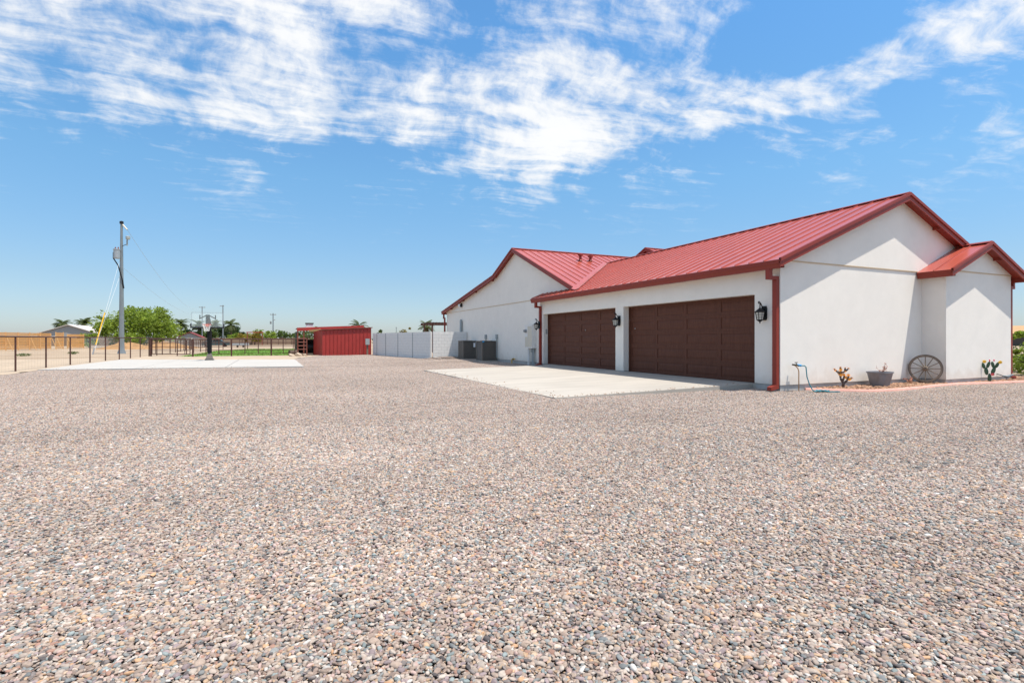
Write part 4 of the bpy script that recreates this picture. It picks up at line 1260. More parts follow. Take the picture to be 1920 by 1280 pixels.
# ------------------------------------------------------------------ basketball hoop
def hoop():
    b = Vector((-3.99, 38.1, -.095))
    t = thing('basketball_hoop', 'basketball hoop with clear backboard and black padded pole on the court', 'basketball hoop', b)
    x, y = b.x, b.y
    mb = MB(); mb.lathe([(.34, 0), (.34, .06), (.27, .1), (.15, .40), (.12, .44)], (x, y, b.z), 4); part('boot', mb, 'ac', t)
    mb = MB(); mb.box((x - .075, y - .075, .25), (x + .075, y + .075, 2.2)); part('pole', mb, 'black', t)
    mb = MB(); mb.lathe([(.125, .36), (.14, .39), (.14, 1.74), (.12, 1.78)], (x, y - .02, 0), 8); part('pole_pad', mb, 'tyre', t)
    for s in (-1, 1):
        mb = MB(); mb.beam((x + s * .07, y, 1.85), (x + s * .07, y - .95, 2.35), .05, .09); part('lower_arm', mb, 'black', t)
        mb = MB(); mb.beam((x + s * .07, y, 2.2), (x + s * .07, y - .95, 2.70), .05, .09); part('upper_arm', mb, 'black', t)
        mb = MB(); mb.beam((x + s * .1, y - .93, 2.68), (x + s * .42, y - .93, 2.5), .05, .06); mb.box((x + s * .42 - .03, y - .96, 2.45), (x + s * .42 + .03, y - .90, 2.72)); part('board_brace', mb, 'black', t)
    mb = MB(); mb.box((x - .11, y - .95, 2.1), (x + .11, y - .92, 2.74)); part('mount_plate', mb, 'black', t)
    W = .84; z0, z1 = 2.0, 2.86; Y = y - 1.0
    mb = MB(); mb.box((x - W, Y - .012, z0), (x + W, Y, z1)); bd = part('backboard', mb, 'board', t)
    mb = MB(); f = .014
    mb.box((x - W - f, Y - .02, z1), (x + W + f, Y + .02, z1 + f)); mb.box((x - W - f, Y - .02, z0), (x - W, Y + .02, z1)); mb.box((x + W, Y - .02, z0), (x + W + f, Y + .02, z1)); mb.box((x - W - f, Y - .02, z0 - f), (x + W + f, Y + .02, z0))
    part('frame', mb, 'galv', bd)
    mb = MB(); mb.box((x - W - .06, Y - .05, z0 - .09), (x + W + .06, Y + .05, z0 - .016)); mb.box((x - W - .075, Y - .05, z0 - .016), (x - W - .016, Y + .05, z0 + .19)); mb.box((x + W + .016, Y - .05, z0 - .016), (x + W + .075, Y + .05, z0 + .19)); part('edge_pad', mb, 'black', bd)
    rz = 2.12; cy = Y - .38; mb = MB()
    mb.tube([(x + .23 * math.cos(a * math.pi / 12), cy + .23 * math.sin(a * math.pi / 12), rz) for a in range(25)], .014, 6)
    mb.box((x - .09, Y - .16, rz - .12), (x + .09, Y - .013, rz + .014)); rm = part('rim', mb, 'rim', t, smooth=50)
    net = MB()
    for k in range(12):
        for sg in (1, -1):
            pts = []
            for i in range(5):
                u = i / 4; rr = .22 - .10 * u; a = 2 * math.pi * (k + sg * u * 1.2) / 12
                pts.append((x + rr * math.cos(a), cy + rr * math.sin(a), rz - .40 * u))
            net.tube(pts, .007, 3)
    part('net', net, 'net', rm)


hoop()

# ------------------------------------------------------------------ pipe fences
def pipe_fence(label, pts, ztop, wires=True, r=.035, rail_r=.03, rails=(), inter=0, zb_=GZ):
    t = thing('pipe_fence', label, 'fence', (pts[0][0], pts[0][1], zb_))
    for (x, y) in pts:
        mb = MB(); mb.tube([(x, y, zb_ - .1), (x, y, ztop)], r, 8); part('post', mb, 'rust', t, smooth=60)
    mb = MB(); mb.tube([(x, y, ztop) for x, y in pts], rail_r, 8); part('top_rail', mb, 'rust', t, smooth=60)
    for z in rails:
        mb = MB(); mb.tube([(x, y, z) for x, y in pts], rail_r * .7, 6); part('rail', mb, 'rust', t, smooth=60)
    if inter:
        for (a, b) in zip(pts[:-1], pts[1:]):
            for k in range(1, inter + 1):
                x, y = a[0] + (b[0] - a[0]) * k / (inter + 1), a[1] + (b[1] - a[1]) * k / (inter + 1)
                mb = MB(); mb.tube([(x, y, rails[-1] if rails else zb_), (x, y, ztop)], r * .55, 6); part('picket', mb, 'rust', t, smooth=60)
    if wires:
        mb = MB()
        for z in (.0, .2, .4, .6, .8, 1.0, 1.18):
            mb.tube([(x, y, z) for x, y in pts], .0018, 3)
        for (a, b) in zip(pts[:-1], pts[1:]):
            n = int(math.hypot(b[0] - a[0], b[1] - a[1]) / .3)
            for k in range(1, n):
                x, y = a[0] + (b[0] - a[0]) * k / n, a[1] + (b[1] - a[1]) * k / n
                mb.tube([(x, y, zb_), (x, y, ztop)], .0013, 3)
        part('wire_mesh', mb, 'wire', t)
    return t


pipe_fence('long dark pipe fence with wire mesh running beside the court slab', [(-10.1, 19.6), (-10.1, 22.6), (-10.1, 25.6), (-10.1, 28.6), (-10.08, 31.7), (-10.06, 34.8), (-10.0, 37.75), (-9.92, 40.4), (-9.8, 43.0), (-9.65, 45.2), (-9.55, 47.6), (-9.45, 50.0)], 1.33)
pipe_fence('dark pipe fence running on into the distance beyond the pipe gate', [(-9.5, 50.35), (-9.67, 54.2), (-9.75, 57.0), (-9.95, 62), (-10.1, 66), (-10.2, 70), (-10.4, 75), (-10.5, 80)], 1.3, r=.04)
pipe_fence('brown pipe rail fence between the court and the green lawn', [(-6.1, 47.4), (-3.45, 47.6), (-.54, 47.7), (2.15, 47.0)], 1.25, wires=False, r=.06, rail_r=.035, rails=(.95, .65, .36, .06), inter=2)
pipe_fence('thin pipe rail fence along the far end of the lawn', [(-9.6, 81.5), (-7, 82.4), (-4, 83), (-1, 83.4), (2, 83.6), (5, 84)], 1.2, wires=False, r=.05, rail_r=.03, rails=(.8, .4), inter=2)
pipe_fence('thin pipe rail fence running along the left side of the lawn', [(-7.6, 50.5), (-7.7, 56), (-7.9, 62), (-8, 68), (-8.1, 74), (-8.2, 80)], 1.15, wires=False, r=.04, rail_r=.025, rails=(.7, .25), inter=2)

t = thing('pipe_gate', 'brown pipe ranch gate between the wire fence and the rail fence', 'gate', (-9.3, 50.0, GZ))
A, Bq = Vector((-9.3, 49.9, 0)), Vector((-6.3, 47.5, 0))
mb = MB(); mb.tube([(-9.3, 49.9, -.2), (-9.3, 49.9, 1.3)], .07, 8); part('hinge_post', mb, 'rust', t, smooth=60)
mb = MB()
for z in (1.24, .06): mb.tube([A + Vector((0, 0, z)), Bq + Vector((0, 0, z))], .032, 6)
for k in (0.03, 1): mb.tube([A.lerp(Bq, k) + Vector((0, 0, .06)), A.lerp(Bq, k) + Vector((0, 0, 1.24))], .032, 6)
part('frame', mb, 'rust', t, smooth=60)
for z in (.92, .62, .34):
    mb = MB(); mb.tube([A + Vector((0, 0, z)), Bq + Vector((0, 0, z))], .02, 6); part('bar', mb, 'rust', t, smooth=60)
for k in (.12, .5, .87):
    mb = MB(); mb.tube([A.lerp(Bq, k) + Vector((0, 0, .06)), A.lerp(Bq, k) + Vector((0, 0, 1.24))], .024, 6); part('upright', mb, 'rust', t, smooth=60)

# ------------------------------------------------------------------ wooden fence with braces
def wood_fence(pts, z1, label, rows=11, board_l=2.4, seed=1):
    rnd = random.Random(seed)
    t = thing('wooden_fence', label, 'fence', (pts[0][0], pts[0][1], GZ), None)
    p, q = Vector((*pts[0], 0)), Vector((*pts[1], 0)); d = (q - p); Lw = d.length; d.normalize(); nrm = Vector((d.y, -d.x, 0))
    if nrm.dot(Vector((1, -1, 0))) < 0: nrm = -nrm
    n = max(1, int(round(Lw / board_l))); w = Lw / n
    for i in range(n + 1):
        c = p + d * (w * i); top = z1 + rnd.uniform(-.03, .1)
        mb = MB(); mb.beam(c + nrm * .07 + Vector((0, 0, GZ - .1)), c + nrm * .07 + Vector((0, 0, top)), .1, .1); part('post', mb, 'pine', t)
        if i % 2 == 0:
            mb = MB(); mb.beam(c + nrm * .14 + Vector((0, 0, z1 * .72)), c + nrm * .75 + d * .12 + Vector((0, 0, GZ - .05)), .09, .05); part('brace', mb, 'pine', t)
    h = (z1 - GZ - .05) / rows
    for i in range(n):
        for r in range(rows):
            a = p + d * (w * i + .01); b = p + d * (w * (i + 1) - .01); z = GZ + .05 + h * (r + .5); off = nrm * rnd.uniform(-.006, .012)
            mb = MB(); mb.beam(a + off + Vector((0, 0, z)), b + off + Vector((0, 0, z + rnd.uniform(-.01, .01))), (.022), h * .84); part('plank', mb, 'wood', t)
    return t


wood_fence([(-33, 77.0), (-29.8, 95.2)], 2.1, 'long orange plank fence with diagonal braces behind the bare lot', seed=1)
wood_fence([(-29.6, 96.4), (-29.2, 98.0)], 2.2, 'short middle piece of orange plank fence with a gap on each side', seed=2)
wood_fence([(-29.0, 98.9), (-27.8, 101.8)], 2.0, 'orange plank fence piece nearest the grey house', seed=3)

# ------------------------------------------------------------------ utility poles, guys and cables
def big_pole():
    b = Vector((-14.15, 62.9, GZ))
    t = thing('utility_pole', 'tall grey tapered utility pole with a transformer behind the pipe fence', 'utility pole', b)
    x, y = b.x, b.y
    mb = MB(); mb.lathe([(.38, -.1), (.33, .12), (.25, .35), (.23, 1.0), (.165, 7), (.10, 12.6), (.10, 12.75)], (x, y, GZ), 8); part('shaft', mb, 'pole', t, smooth=30)
    mb = MB(); mb.lathe([(.13, 12.75), (.17, 12.78), (.17, 13.0), (.06, 13.05)], (x, y, GZ), 8); part('cap', mb, 'black', t)
    # transformer can on a bracket
    rx = Vector((math.cos(R(HEAD)), -math.sin(R(HEAD)), 0)); fw = Vector((rx.y * -1, rx.x, 0))
    c = b + rx * -.18 - fw * .38
    mb = MB(); mb.lathe([(.22, 9.28), (.28, 9.32), (.28, 10.1), (.31, 10.12), (.31, 10.2), (.1, 10.26)], c - Vector((0, 0, 0)), 12); tr = part('transformer', mb, 'galv', t, smooth=35)
    for s in (-.14, .14):
        mb = MB(); mb.lathe([(.05, 10.2), (.06, 10.3), (.03, 10.42)], c + rx * s, 8); part('bushing', mb, 'shed_trim', tr, smooth=40)
    mb = MB(); mb.tube([c + rx * -.3 + Vector((0, 0, 9.9)) - fw * .05, c + rx * -.26 + Vector((0, 0, 9.3)) - fw * .1, b + rx * -.1 - fw * .3 + Vector((0, 0, 8.6)), b + rx * .1 - fw * .27 + Vector((0, 0, 7.8)), b + rx * .2 - fw * .12 + Vector((0, 0, 7.1)), b + rx * .22 + Vector((0, 0, 6.4))], .055, 7); part('cable_loop', mb, 'black', t, smooth=60)
    a = b + rx * .62 - fw * .1
    mb = MB(); mb.tube([b + Vector((0, 0, 10.55)), a + Vector((0, 0, 10.75))], .03, 6); part('bracket', mb, 'black', t, smooth=60)
    mb = MB(); mb.lathe([(.06, 10.6), (.07, 11.1), (.04, 11.2)], a, 8); mb.lathe([(.10, 11.2), (.19, 11.25), (.19, 11.5), (.10, 11.55)], a + rx * .08, 10); part('cutout', mb, 'grey_box', t, smooth=40)
    mb = MB(); mb.tube([b + rx * .1 + Vector((0, 0, 12.7)), b + rx * .55 + Vector((0, 0, 12.2))], .07, 6); part('insulator', mb, 'cream', t, smooth=60)
    return b, rx


pb, prx = big_pole()
gb = Vector((-15.6, 60.0, GZ))
gt = thing('guy_wire', 'pair of bright guy wires with a yellow guard staked beside the utility pole', 'guy wire', gb)
for z in (9.2, 7.6):
    mb = MB(); mb.tube([gb + Vector((.05 * (z - 8), 0, .3)), pb + Vector((-.12, -.1, z))], .011, 5); part('wire', mb, 'guy', gt)
tp = gb.lerp(pb + Vector((0, 0, 9.2)), .36)
mb = MB(); q0 = gb + Vector((0, 0, .3)); dr = (pb + Vector((-.12, -.1, 9.2)) - q0).normalized(); mb.tube([q0 + dr * .6, q0 + dr * 3.8], .052, 8); part('guard', mb, 'yellow', gt, smooth=60)
mb = MB(); mb.tube([gb + Vector((-.1, -.1, -.25)), gb + Vector((.02, 0, .55))], .06, 6); part('anchor', mb, 'galv', gt, smooth=60)


def cable(label, p, q, sag, r=.014):
    p, q = Vector(p), Vector(q); pts = []
    for k in range(25):
        u = k / 24; w = p.lerp(q, u); w.z -= sag * 4 * u * (1 - u); pts.append(w)
    mb = MB(); mb.tube(pts, r, 4)
    return single('overhead_cable', mb, 'cable', label, 'cable', p, 'overhead cables from the tall pole')


cable('upper thin cable sloping down from the top of the tall pole', pb + prx * .55 + Vector((0, 0, 12.2)), (-22.65, 196.3, 11.6), 3.2)
cable('lower thin cable leaving the tall pole below its transformer', pb + prx * .2 + Vector((0, 0, 8.4)), (-22.65, 196.3, 9.4), 1.8)


def small_pole(x, y, ztop, label, arms, r0=.19, stuff=True):
    t = thing('utility_pole', label, 'utility pole', (x, y, GZ), 'thin utility poles in the distance')
    mb = MB(); mb.tube([(x, y, GZ - .2), (x, y, ztop)], [r0, r0 * .65], 7); part('shaft', mb, 'pole', t, smooth=60)
    for (z, w, side) in arms:
        mb = MB(); mb.box((x - w + side, y - .08, z - .07), (x + w + side, y + .08, z + .07)); ca = part('crossarm', mb, 'oldwood', t)
        for s in (-1, 0, 1):
            mb = MB(); mb.lathe([(.05, z + .07), (.06, z + .2), (.03, z + .28)], (x + side + s * w * .85, y, 0), 6); part('insulator', mb, 'grey_box', ca)
    return t


small_pole(-22.65, 196.3, 11.9, 'thin grey utility pole seen through the clear backboard', [(11.6, .9, 0)])
small_pole(-16.48, 193.6, 12.3, 'thin grey utility pole just beyond the backboard edge', [(12.0, .6, -.3)], .22)
tt = small_pole(-1.4, 164.9, 8.7, 'thin utility pole with crossarm and transformer near the red shed', [(8.3, .8, 0)], .2)
mb = MB(); mb.lathe([(.22, 5.6), (.25, 5.65), (.25, 6.4), (.1, 6.5)], (-2.0, 164.8, 0), 8); part('transformer', mb, 'grey_box', tt, smooth=40)
mb = MB(); mb.tube([(-1.4, 164.9, 6.6), (-.8, 164.9, 6.9)], .06, 5); part('bracket', mb, 'oldwood', tt)

# ------------------------------------------------------------------ red shed
def shed():
    t = thing('shed', 'barn red ribbed metal shed with an open shaded bay', 'shed', (3.4, 47.0, GZ))
    A, Bp = Vector((3.4, 47.0, 0)), Vector((7.45, 47.0, 0))
    zl, zr_ = 1.97, 2.20
    n = 13; w = (Bp.x - A.x) / n
    for i in range(n):
        x0, x1 = A.x + i * w, A.x + (i + 1) * w
        z0, z1 = zl + (zr_ - zl) * i / n, zl + (zr_ - zl) * (i + 1) / n
        mb = MB(); mb.prism([(x0 + .004, 47.0, GZ), (x1 - .004, 47.0, GZ), (x1 - .004, 47.0, z1), (x0 + .004, 47.0, z0)], (0, .03, 0))
        mb.prism([(x1 - .055, 47.0, GZ), (x1 - .04, 46.965, GZ), (x1 - .015, 46.965, GZ), (x1 - .0045, 47.0, GZ)], (0, 0, z1 - GZ - .01))
        part('wall_panel', mb, 'shed', t)
    # side wall going back on the left
    S = Vector((2.85, 49.6, 0)); k = 5
    for i in range(k):
        p, q = (A + Vector((-.002, .03, 0))).lerp(S, i / k), (A + Vector((-.002, .03, 0))).lerp(S, (i + 1) / k)
        mb = MB(); mb.prism([p + Vector((0, 0, GZ)), q + Vector((0, 0, GZ)), q + Vector((0, 0, zl)), p + Vector((0, 0, zl))], (.03, 0, 0)); part('wall_panel', mb, 'shed', t)
    mb = MB(); mb.box((7.42, 47.031, GZ), (7.45, 52.5, 2.25)); part('wall', mb, 'shed', t)
    mb = MB(); mb.prism([(3.2, 46.88, zl + .02), (7.55, 46.88, zr_ + .02), (7.55, 46.88, zr_ + .09), (3.2, 46.88, zl + .09)], (0, 2.9, 0)); part('roof', mb, 'shed_trim', t)
    mb = MB(); mb.prism([(1.5, 49.6, 2.15), (7.2, 49.6, 2.42), (7.2, 49.6, 2.5), (1.5, 49.6, 2.23)], (0, 4.4, 0)); rf = part('roof', mb, 'shed_trim', t)
    mb = MB(); mb.prism([(1.48, 49.57, 1.94), (7.2, 49.57, 2.22), (7.2, 49.57, 2.5), (1.48, 49.57, 2.24)], (0, .03, 0)); part('fascia', mb, 'shed', rf)
    mb = MB(); mb.box((2.3, 51.2, 2.3), (2.9, 51.8, 2.62)); v = part('roof_vent', mb, 'white', rf)
    mb = MB(); mb.box((2.25, 51.15, 2.62), (2.95, 51.85, 2.72)); part('vent_cap', mb, 'black', v)
    mb = MB(); mb.box((1.4, 53.9, GZ), (7.42, 53.95, 1.2)); mb.box((3.3, 53.9, 1.2), (7.42, 53.95, 2.3)); part('back_wall', mb, 'dim', t)
    mb = MB(); mb.box((1.45, 50.0, GZ), (1.5, 53.9, 1.9)); part('side_wall', mb, 'dim', t)
    for x in (1.55, 2.05):
        mb = MB(); mb.box((x - .05, 49.62, GZ), (x + .05, 49.72, 2.1)); part('post', mb, 'shed_trim', t)
    mb = MB(); mb.beam((2.55, 49.5, 1.96), (3.3, 48.4, 2.04), .2, .16); part('beam', mb, 'pine', t)
    return t


shed()
# things standing in the open bay
t = thing('barrel_smoker', 'black barrel smoker standing in the open shed bay', 'smoker', (2.6, 50.6, GZ))
mb = MB(); mb.tube([(2.2, 50.6, .55), (2.24, 50.6, .55), (2.96, 50.6, .55), (3.0, 50.6, .55)], [.2, .3, .3, .2], 14); part('barrel', mb, 'black', t, smooth=40)
mb = MB(); mb.tube([(2.35, 50.6, .8), (2.35, 50.6, 1.35)], .06, 8); part('chimney', mb, 'black', t, smooth=40)
for x in (2.3, 2.9):
    for y in (50.45, 50.75):
        mb = MB(); mb.beam((x, y, GZ), (x, y, .4), .05, .05); part('leg', mb, 'black', t)
t = thing('rail_panel', 'short rusty livestock panel standing in front of the shed bay', 'livestock panel', (1.5, 46.4, GZ))
mb = MB()
for x in (1.45, 2.15): mb.tube([(x, 46.5, GZ), (x, 46.5, 1.32)], .035, 6)
part('post', mb, 'shed_trim', t)
for z in (1.3, 1.0, .7, .4):
    mb = MB(); mb.tube([(1.45, 46.5, z), (2.15, 46.5, z)], .028, 6); part('rail', mb, 'shed_trim', t)
rnd = random.Random(21)
for k, (x, y, s, lb) in enumerate(((1.0, 45.6, .20, 'pale rock lying left of the livestock panel'), (1.5, 45.7, .26, 'larger pale rock at the foot of the livestock panel'), (1.95, 45.9, .17, 'small pale rock lying right of the livestock panel'))):
    mb = MB(); mb.ellipsoid((x, y, GZ + s * .35), (s * 1.3, s, s * .7), Euler((.2, .3, k)).to_matrix(), 8, 5)
    for v in mb.v: v += Vector((rnd.uniform(-.03, .03), rnd.uniform(-.03, .03), rnd.uniform(-.03, .03)))
    single('rock', mb, 'rock', lb, 'rock', (x, y, GZ), 'pale rocks by the shed')
t = thing('service_box', 'grey electrical box on a rusty post in front of the red shed', 'electrical box', (7.05, 46.55, GZ))
mb = MB(); mb.box((6.98, 46.5, GZ - .1), (7.12, 46.6, .75)); part('post', mb, 'oldwood', t)
mb = MB(); mb.box((6.88, 46.4, .75), (7.22, 46.62, 1.28)); part('cabinet', mb, 'grey_box', t)
t = thing('log', 'dark cut log lying on the lawn beside the shed bay', 'log', (.9, 48.6, GZ))
mb = MB(); mb.tube([(.85, 48.5, .1), (1.5, 48.9, .1)], .2, 10); part('bark', mb, 'trunk', t, smooth=40)

# ------------------------------------------------------------------ pergola behind the wing
t = thing('pergola', 'low brown slatted pergola roof beyond the grey block wall', 'pergola', (15, 53.5, GZ))
for (x, y) in ((14.8, 53.7), (14.8, 57.0), (18.0, 53.7)):
    mb = MB(); mb.box((x - .07, y - .07, GZ), (x + .07, y + .07, 2.78)); part('post', mb, 'rust', t)
for y in (53.7, 57.0):
    mb = MB(); mb.box((14.4, y - .06, 2.78), (18.4, y + .06, 2.92)); part('beam', mb, 'rust', t)
for k in range(12):
    x = 14.5 + k * .33; mb = MB(); mb.box((x, 53.3, 2.921), (x + .08, 57.4, 3.02)); part('slat', mb, 'rust', t)

# ------------------------------------------------------------------ distant buildings
def gable_house(name, label, x0, x1, y0, y1, ze, zr2, axis, wallm, roofm, wins=()):
    t = thing(name, label, 'house', ((x0 + x1) / 2, (y0 + y1) / 2, GZ))
    mb = MB(); mb.box((x0, y0, GZ - .2), (x1, y1, ze))
    if axis == 'y':
        xm = (x0 + x1) / 2; mb.prism([(x0, y0, ze), (x1, y0, ze), (xm, y0, zr2 - .1)], (0, y1 - y0, 0))
    else:
        ym = (y0 + y1) / 2; mb.prism([(x0, y0, ze), (x0, y1, ze), (x0, ym, zr2 - .1)], (x1 - x0, 0, 0))
    part('wall', mb, wallm, t)
    for s in (-1, 1):
        mb = MB(); o = .5
        if axis == 'y':
            e = x0 - o if s < 0 else x1 + o; k = (zr2 - ze) / ((x1 - x0) / 2) * o
            mb.prism([(e, y0 - o, ze - k), (xm, y0 - o, zr2), (xm, y0 - o, zr2 + .15), (e, y0 - o, ze - k + .15)], (0, y1 - y0 + 2 * o, 0))
        else:
            e = y0 - o if s < 0 else y1 + o; k = (zr2 - ze) / ((y1 - y0) / 2) * o
            mb.prism([(x0 - o, e, ze - k), (x0 - o, ym, zr2), (x0 - o, ym, zr2 + .15), (x0 - o, e, ze - k + .15)], (x1 - x0 + 2 * o, 0, 0))
        part('roof', mb, roofm, t)
    for (a, b, c, d) in wins:
        mb = MB(); mb.box((a, y0 - .06, c), (b, y0 + .02, d)); w = part('window', mb, 'white', t)
        mb = MB(); mb.box((a + .1, y0 - .075, c + .1), (b - .1, y0 - .061, d - .1)); part('pane', mb, 'darkglass', w)
    return t


gable_house('grey_house', 'grey house with pale gable roof behind the plank fence', -53.5, -41.5, 163, 178, 2.6, 4.75, 'y', 'ghouse', 'shingle', [(-51, -49, .6, 2.0), (-46, -44, .6, 2.0)])
gable_house('side_house', 'low grey house wing with dull roof beside the mesquite tree', -41, -33, 168, 176, 2.4, 4.2, 'x', 'ghouse', 'ghouse', [])
gable_house('red_house', 'small distant house with faded red roof between palm trees', -27.5, -21.5, 184, 190, 1.9, 3.3, 'y', 'ghouse', 'fascia', [(-25.6, -23.8, .2, 1.6)])
gable_house('tan_house', 'tan roofed neighbouring house seen past the right end of the bay', 145, 175, 52, 70, 1.9, 4.3, 'y', 'ac_dark', 'tanroof', [(147, 151, .2, 1.7), (154, 158, .2, 1.7)])
# white trailer
t = thing('white_trailer', 'small white box trailer parked in front of the red roofed house', 'trailer', (-28.5, 177, GZ))
mb = MB(); mb.box((-30.6, 176, .35), (-26.6, 178, 2.3)); part('body', mb, 'white', t)
mb = MB(); mb.box((-30.0, 175.95, 1.1), (-28.2, 175.99, 1.5)); part('stripe', mb, 'bluefit', t)
for x in (-29.2, -28.0):
    mb = MB(); mb.tube([(x, 175.9, .2), (x, 176.15, .2)], .35, 10); part('wheel', mb, 'tyre', t)
# parked car
def car():
    x, y = -10.3, 108.6
    t = thing('parked_car', 'dark teal car parked beyond the lawn behind the hoop', 'car', (x, y, GZ))
    mb = MB(); mb.prism([(x - 2.2, y - .85, .12), (x + 2.2, y - .85, .12), (x + 2.2, y - .85, .7), (x + 1.9, y - .85, .78), (x - 2.1, y - .85, .82), (x - 2.25, y - .85, .6)], (0, 1.7, 0)); part('body', mb, 'carpaint', t)
    mb = MB(); mb.prism([(x - 1.8, y - .75, .8), (x + 1.2, y - .75, .8), (x + .5, y - .75, 1.38), (x - 1.2, y - .75, 1.42)], (0, 1.5, 0)); part('cabin', mb, 'carpaint', t)
    mb = MB(); mb.prism([(x - 1.5, y - .77, .86), (x + .9, y - .77, .86), (x + .4, y - .77, 1.28), (x - 1.1, y - .77, 1.3)], (0, .015, 0)); part('window', mb, 'darkglass', t)
    for dx in (-1.4, 1.35):
        for dy in (-.86, .66):
            mb = MB(); mb.tube([(x + dx, y + dy, .16), (x + dx, y + dy + .2, .16)], .32, 12); part('wheel', mb, 'tyre', t, smooth=40)


car()
t = thing('utility_trailer', 'small dark flat trailer beyond the pasture lawn', 'trailer', (-5.3, 92, GZ))
mb = MB(); mb.box((-6.6, 91.5, .25), (-4.2, 92.6, .38)); part('deck', mb, 'grey_box', t)
mb = MB(); mb.box((-6.6, 91.5, .38), (-4.2, 91.54, .62)); part('side_board', mb, 'galv', t)
for dx in (-5.8, -5.0):
    mb = MB(); mb.tube([(dx, 91.4, .12), (dx, 91.6, .12)], .17, 10); part('wheel', mb, 'tyre', t)
# ranch entrance frame
t = thing('entrance_frame', 'rust red ranch entrance frame standing beyond the far rail fence', 'gateway', (-5, 134, GZ))
for x, y in ((-6.5, 134.3), (-3.4, 133.0)):
    mb = MB(); mb.box((x - .09, y - .09, GZ), (x + .09, y + .09, 2.75)); part('post', mb, 'shed_trim', t)
mb = MB(); mb.beam((-6.7, 134.4, 2.82), (-3.2, 132.9, 2.82), .16, .2); part('crossbeam', mb, 'shed', t)
# far brown boundary wall
t = thing('boundary_wall', 'long low brown boundary wall in the far distance', 'wall', (-15, 140, GZ))
mb = MB(); mb.beam((-52, 138, .6), (20, 146, .6), .25, 1.75); part('wall', mb, 'brownwall', t)
for k in range(14):
    u = k / 13; mb = MB(); mb.box((-52 + 72 * u - .25, 138 + 8 * u - .35, GZ), (-52 + 72 * u + .25, 138 + 8 * u + .35, 1.6)); part('pilaster', mb, 'brownwall', t)
# chain link fence and soil heap beyond the plank fence
t = thing('chain_link_fence', 'grey chain link fence between the plank fence and the mesquite', 'fence', (-24, 104, GZ))
for k in range(9):
    u = k / 8; mb = MB(); mb.tube([(-27.5 + 16 * u, 103.5 + 2 * u, GZ), (-27.5 + 16 * u, 103.5 + 2 * u, 1.35)], .04, 6); part('post', mb, 'galv', t)
mb = MB(); mb.tube([(-27.5, 103.5, 1.35), (-11.5, 105.5, 1.35)], .03, 6); part('top_rail', mb, 'galv', t)
mb = MB()
for k in range(160):
    u = k / 160; a = Vector((-27.5 + 16 * u, 103.5 + 2 * u, GZ)); b = Vector((-27.5 + 16 * u + 1.4, 103.5 + 2 * u + .17, 1.35)); b2 = Vector((-27.5 + 16 * u - 1.4, 103.5 + 2 * u - .17, 1.35))
    mb.tube([a, b], .008, 3); mb.tube([a, b2], .008, 3)
part('mesh', mb, 'galv', t)


def heap(name, label, c, rad, m, seed):
    mb = MB(); n, r = 22, 8; rnd = random.Random(seed)
    vs = [Vector((c[0], c[1], c[2] + rad[2]))]
    for j in range(1, r + 1):
        for k in range(n):
            a = 2 * math.pi * k / n; u = j / r
            vs.append(Vector((c[0] + rad[0] * u * math.cos(a), c[1] + rad[1] * u * math.sin(a), c[2] + rad[2] * (math.cos(u * math.pi) * .5 + .5) * (1 + .25 * math.sin(a * 3 + seed)) + rnd.uniform(-.04, .04) * (1 - u * .8))))
    fs = [(0, 1 + k, 1 + (k + 1) % n) for k in range(n)]
    for j in range(r - 1):
        for k in range(n): fs.append((1 + j * n + k, 1 + (j + 1) * n + k, 1 + (j + 1) * n + (k + 1) % n, 1 + j * n + (k + 1) % n))
    mb.add(vs, fs)
    return single(name, mb, m, label, 'soil heap', c, smooth=70)


heap('soil_heap', 'ochre soil heap in front of the mesquite tree', (-19.8, 90, GZ - .05), (4.5, 2.5, .85), 'mound', 2)
heap('soil_heap', 'low ochre soil heap behind the pipe gate', (-15.5, 96, GZ - .05), (5.5, 2.2, .8), 'mound', 5)
heap('soil_heap', 'flat ochre soil spread far behind the pipe gate', (-21, 118, GZ - .05), (5, 2.2, 1.1), 'mound', 8)

